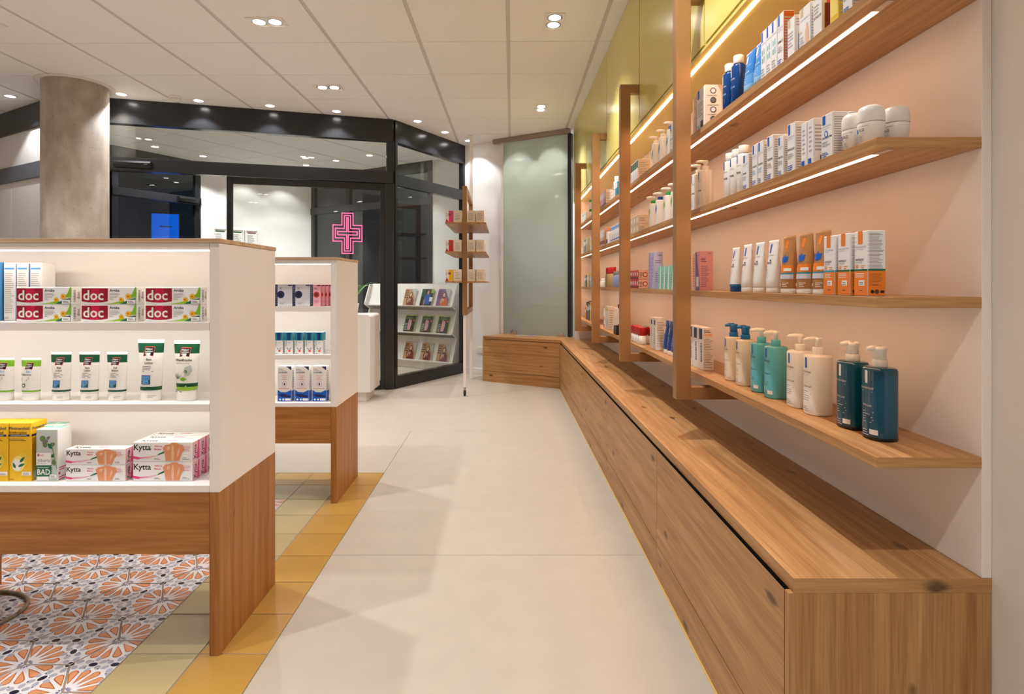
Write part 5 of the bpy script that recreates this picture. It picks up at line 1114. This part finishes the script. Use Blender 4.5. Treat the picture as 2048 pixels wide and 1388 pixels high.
def dlic(f, r, t):
    f.poly(((.62, .99), (.99, .99), (.99, .88)), 'p_navy'); f.lines(.08, .88, .5, .94, 2, 'p_dgrey', .3); f.text('LICENER', .08, .80, .045, 'p_navy', True, maxw=.82); f.text('Shampoo', .5, .715, .032, 'p_coral', center=True, maxw=.7); f.text('gegen', .5, .665, .032, 'p_coral', center=True, maxw=.5); f.text('Kopfläuse', .5, .61, .032, 'p_coral', center=True, maxw=.7)
    f.ell(.5, .49, .013, .015, 'p_lav', 18); f.ell(.5, .49, .011, .013, 'p_white', 18); f.ell(.5, .49, .004, .007, 'p_dbrown'); f.lines(.1, .365, .9, .39, 1, 'p_coral'); f.poly(((.01, .33), (.25, .27), (.6, .26), (.99, .33), (.99, .01), (.01, .01)), 'p_blue'); f.poly(((.02, .20), (.4, .22), (.95, .16), (.9, .11), (.3, .13)), 'p_navy'); f.ell(.18, .06, .005, .005, 'p_white'); f.ell(.42, .06, .005, .005, 'p_white'); f.rect(.55, .03, .95, .09, 'p_white'); r.rect(.01, .01, .99, .30, 'p_blue'); r.lines(.2, .4, .8, .9, 8)
c = carton('carton', 28 * q2, .042, 71 * q2, 'p_white', dlic)
for px, q_ in ((555, 'third from the gondola side panel'), (590, 'second from the gondola side panel'), (624.7, 'closest to the gondola side panel')): on_g(c, px, Y2, 28 * q2, .042, ZC, 'white and blue shampoo carton with orange writing, ' + q_, 'carton', 'blue shampoo cartons')

# ------------------------------------------------------------------ boxes on the mobile display stand
for k, (z, cc) in enumerate(((1.692, 'p_pink'), (1.408, 'p_red'), (1.122, 'p_yellow'))):
    nm_ = ('pink', 'red', 'yellow')[k]; lv = ('top', 'middle', 'bottom')[k]
    def dtea(f, r, t, cc=cc): f.rect(.45, .02, .98, .98, cc); f.ell(.55, .65, .014, .014, 'p_leaf'); f.ell(.55, .65, .008, .008, 'p_red'); f.poly(((.02, .02), (.45, .02), (.2, .3)), 'p_red'); f.lines(.08, .5, .4, .8, 3)
    cf = carton('carton', .078, .11, .115, 'p_white', dtea); cp_ = carton('carton', .078, .11, .115, 'p_cream', lambda f, r, t: (f.lines(.15, .2, .85, .8, 5), r.lines(.1, .2, .9, .8, 4)))
    for x, p_, lab, grp in ((-.186, cf, 'small white tea box with ' + nm_ + ' label on the ' + lv + ' shelf of the stand', None), (-.1045, cp_, 0, 1), (.03, cp_, 0, 1), (.115, cp_, 0, 1)):
        for dy in ((0,) if grp is None else (0, .12, .24)):
            place(p_, (-.398 + x + .039, 5.60 - .035 + .055 + dy, z + .0003), 0, lab or ('small cream box on the ' + lv + ' shelf of the display stand'), 'box', grp and ('cream boxes on the ' + lv + ' stand shelf'))
    for dy in (.12, .24): place(cf, (-.398 - .186 + .039, 5.60 - .035 + .055 + dy, z + .0003), 0, 'small box behind the ' + nm_ + ' labelled tea box on the display stand', 'box', nm_ + ' tea boxes')

# ------------------------------------------------------------------ magazine rack in the lobby
u2 = Vector((-0.859, 0.512)); R0 = Vector((-0.66, 7.15)); ar = math.atan2(-u2.y, -u2.x)
rk = thing('magazine_rack', 'white stepped magazine rack in the lobby behind the slanted glass', 'rack', (R0.x, R0.y, 0), ar)       # local x runs from the right end (0) to -1.5, y away from the viewer
LR = 1.50; tiers = ((0.816, 1.095), (0.470, 0.755), (0.112, 0.41))
prof = [(0.0, 0.0), (0.0, 0.10)]
for zb, zt in tiers[::-1]: prof += [(0.0, zb), (0.0, zb + .02), (0.10, zt)]
prof += [(0.34, 1.10), (0.34, 0.0)]
for x in (-LR, -0.018): part(MB().extr(prof, x, x + .018, 0, 'white_lam'), 'side_panel', rk)
for zb, zt in tiers:
    part(MB().extr([(0.0, zb), (0.045, zb), (0.045, zb - .014), (0.0, zb - .014)], -LR + .0185, -.0185, 0, 'white_lam'), 'ledge', rk); part(MB().extr([(0.0455, zb), (0.145, zt - .005), (0.157, zt - .005), (0.0575, zb)], -LR + .0185, -.0185, 0, 'white_lam'), 'slanted_board', rk)
part(bx(-LR + .0185, -.0185, 0.158, 0.34, 1.082, 1.10, 'white_lam'), 'top_board', rk); part(bx(-LR + .0185, -.0185, 0.31, 0.34, 0, 1.08, 'white_lam'), 'back_board', rk); part(bx(-LR + .0185, -.0185, 0.05, 0.07, 0, 0.095, 'white_lam'), 'plinth', rk)
def cover(bg, fig, kind):
    m = MB().box(-.095, .095, 0, .006, 0, .225, 'p_white'); p_ = MB(); f = Print(p_, lambda u, v, e: (-.095 + u, -e * 2, v), .19, .225); f.rect(0, 0, 1, 1, bg)
    if kind == 'woman':
        for v in (.45, .58, .71, .84): f.rect(0, v, .35, v + .06, 'p_dbrown')
        f.poly(((.55, .99), (.99, .99), (.99, .4)), 'p_sage'); f.poly(((.30, 0), (.25, .35), (.45, .52), (.75, .5), (.9, .3), (.92, 0)), fig); f.ell(.55, .62, .028, .044, 'p_dbrown'); f.ell(.55, .64, .018, .027, 'p_peach'); f.leaf(.36, .1, .09, .010, 1.35, 'p_peach'); f.poly(((.5, .4), (.62, .4), (.56, .15)), 'p_peach')
    elif kind == 'man':
        f.rect(0, .55, .3, 1, 'p_dgreen'); f.rect(.8, .75, 1, 1, 'p_lime'); f.poly(((.3, .1), (.3, .5), (.45, .7), (.7, .7), (.85, .45), (.8, .1)), fig); f.ell(.56, .78, .018, .026, 'p_skin'); f.poly(((.3, .0), (.36, .0), (.36, .35), (.3, .35)), 'p_skin'); f.rect(.75, .25, 1, .5, 'p_white')
    else:
        f.rect(0, 0, .06, 1, 'p_lime'); f.rect(.94, 0, 1, 1, 'p_lime'); f.rect(0, .94, 1, 1, 'p_lime'); f.rect(.4, .96, .7, .99, 'p_white'); f.lines(.15, .78, .85, .9, 2, 'p_lgreen'); f.poly(((.36, .1), (.36, .7), (.44, .8), (.5, .68), (.62, .72), (.66, .4), (.6, .1)), 'p_lpink'); f.ell(.82, .68, .014, .014, 'p_coral'); f.lines(.1, .1, .35, .55, 5, 'p_mgrey')
    return ('magazine', m.mesh('magazine'), [('cover', p_.mesh('cover', False))])
cw, cm, cp2, ch = cover('p_tan', 'p_maroon', 'woman'), cover('p_black', 'p_blue', 'man'), cover('p_purple', 'p_dorange', 'woman'), cover('p_black', '', 'herb')
lean = math.atan2(0.0995, 0.28)
for row, (zb, zt) in enumerate(tiers):
    for k, s in enumerate((0.193, 0.4575, 0.741)):
        pt = ((cp2, cm, cw), (ch, ch, ch), (cw, cw, cw))[row][k]
        lab = (('magazine with purple cover in the top tier of the lobby rack', 'magazine with blue shirted figure on its cover in the lobby rack', 'magazine with dark red cover figure in the top tier of the lobby rack')[k] if row == 0 else ('magazine with lime green cover edges in the middle tier of the lobby rack', 'magazine with brown cover in the lowest tier of the lobby rack')[row - 1])
        wp = R0 + u2 * s + NB * 0.0305
        o = place(pt, (wp.x, wp.y, zb + .0025), ar, lab, 'magazine', None if row == 0 else ('lime edged magazines', 'brown magazines')[row - 1]); o.rotation_euler = (-lean, 0, ar)

# ------------------------------------------------------------------ white counter, plant and small screen by the entrance
ct = thing('counter', 'low white counter with rounded edge beside the glass door', 'counter', (-1.254, 5.33, 0))
m = MB(); n = 6; po = [(-.62, .09), (-.62, .809)] + [(-.03 + .03 * math.sin(PI / 2 * k / n), .779 + .03 * math.cos(PI / 2 * k / n)) for k in range(n + 1)] + [(0, .09)]
part(m.extr(po, 0, .40, 1, 'white_lam'), 'body', ct); part(bx(-.58, -.045, .03, .36, 0, .0895, 'trim_white'), 'plinth', ct)
pl = thing('potted_plant', 'green plant with long arching leaves in a white pot on the counter', 'plant', (-1.47, 5.53, .8095))
part(MB().lathe([(.045, 0), (.06, .10), (.055, .10), (.05, .085)], 'pot', 20), 'pot', pl)
for k in range(9):
    a = -0.35 + k * 2 * PI / 9; L_ = .17 + .05 * (k % 3); pts = []; hgt = .22 + .03 * (k % 2)
    vs = []; n = 7
    for i in range(n):
        t_ = i / (n - 1); r_ = .015 + L_ * t_; z_ = .085 + hgt * math.sin(min(1, t_ * .62 + .05) * PI * .9) * (1 - .15 * t_); w_ = .012 * math.sin(PI * (t_ * .9 + .08))
        cx, cy = r_ * math.cos(a), r_ * math.sin(a); vs += [(cx - w_ * math.sin(a), cy + w_ * math.cos(a), z_), (cx, cy, z_ - .003), (cx + w_ * math.sin(a), cy - w_ * math.cos(a), z_)]
    part(MB().add(vs, [q for i in range(n - 1) for q in ((3 * i, 3 * i + 1, 3 * i + 4, 3 * i + 3), (3 * i + 1, 3 * i + 2, 3 * i + 5, 3 * i + 4))], 'leaf', True), 'leaf', pl, fix=False)

# ------------------------------------------------------------------ socket, leaflets
s = (Vector(hit(961, G, (0.972, 6.234))) - Vector(G)).dot(U)
so = thing('wall_socket', 'white wall socket between the display stand and the slanted drawer unit', 'socket', (G[0] + U.x * s, G[1] + U.y * s, .29), aw)
part(bx(-.04, .04, -.009, 0, -.04, .04, 'trim_white', .003), 'plate', so); m = MB(); rr = [[(r * math.cos(2 * PI * j / 20), y, r * math.sin(2 * PI * j / 20)) for j in range(20)] for r, y in ((.024, -.0092), (.024, -.011), (.020, -.011), (.020, -.0095))]; part(m.rings(rr, 'trim_white'), 'insert', so)
for k, (x, y, a, cc) in enumerate(((.17, 6.56, .3, 'p_mgrey'), (.24, 6.52, -.5, 'p_white'), (.30, 6.49, .9, 'p_lav'))):
    m = MB().box(-.05, .05, -.035, .035, 0, .0008, cc); p_ = Print(m, lambda u, v, e: (-.05 + u, -.035 + v, .0008 + e), .1, .07); p_.lines(.1, .1, .9, .6, 4, 'p_dgrey'); p_.rect(.1, .68, .9, .9, ('p_sky', 'p_red', 'p_purple')[k])
    tag(part(m, 'leaflet', None, (x, y, ZT + .0003 + k * .0014), a, False), ('grey leaflet with blue heading lying on the slanted worktop', 'white leaflet with red heading lying on the slanted worktop', 'lilac leaflet lying topmost on the slanted worktop')[k], 'leaflet')
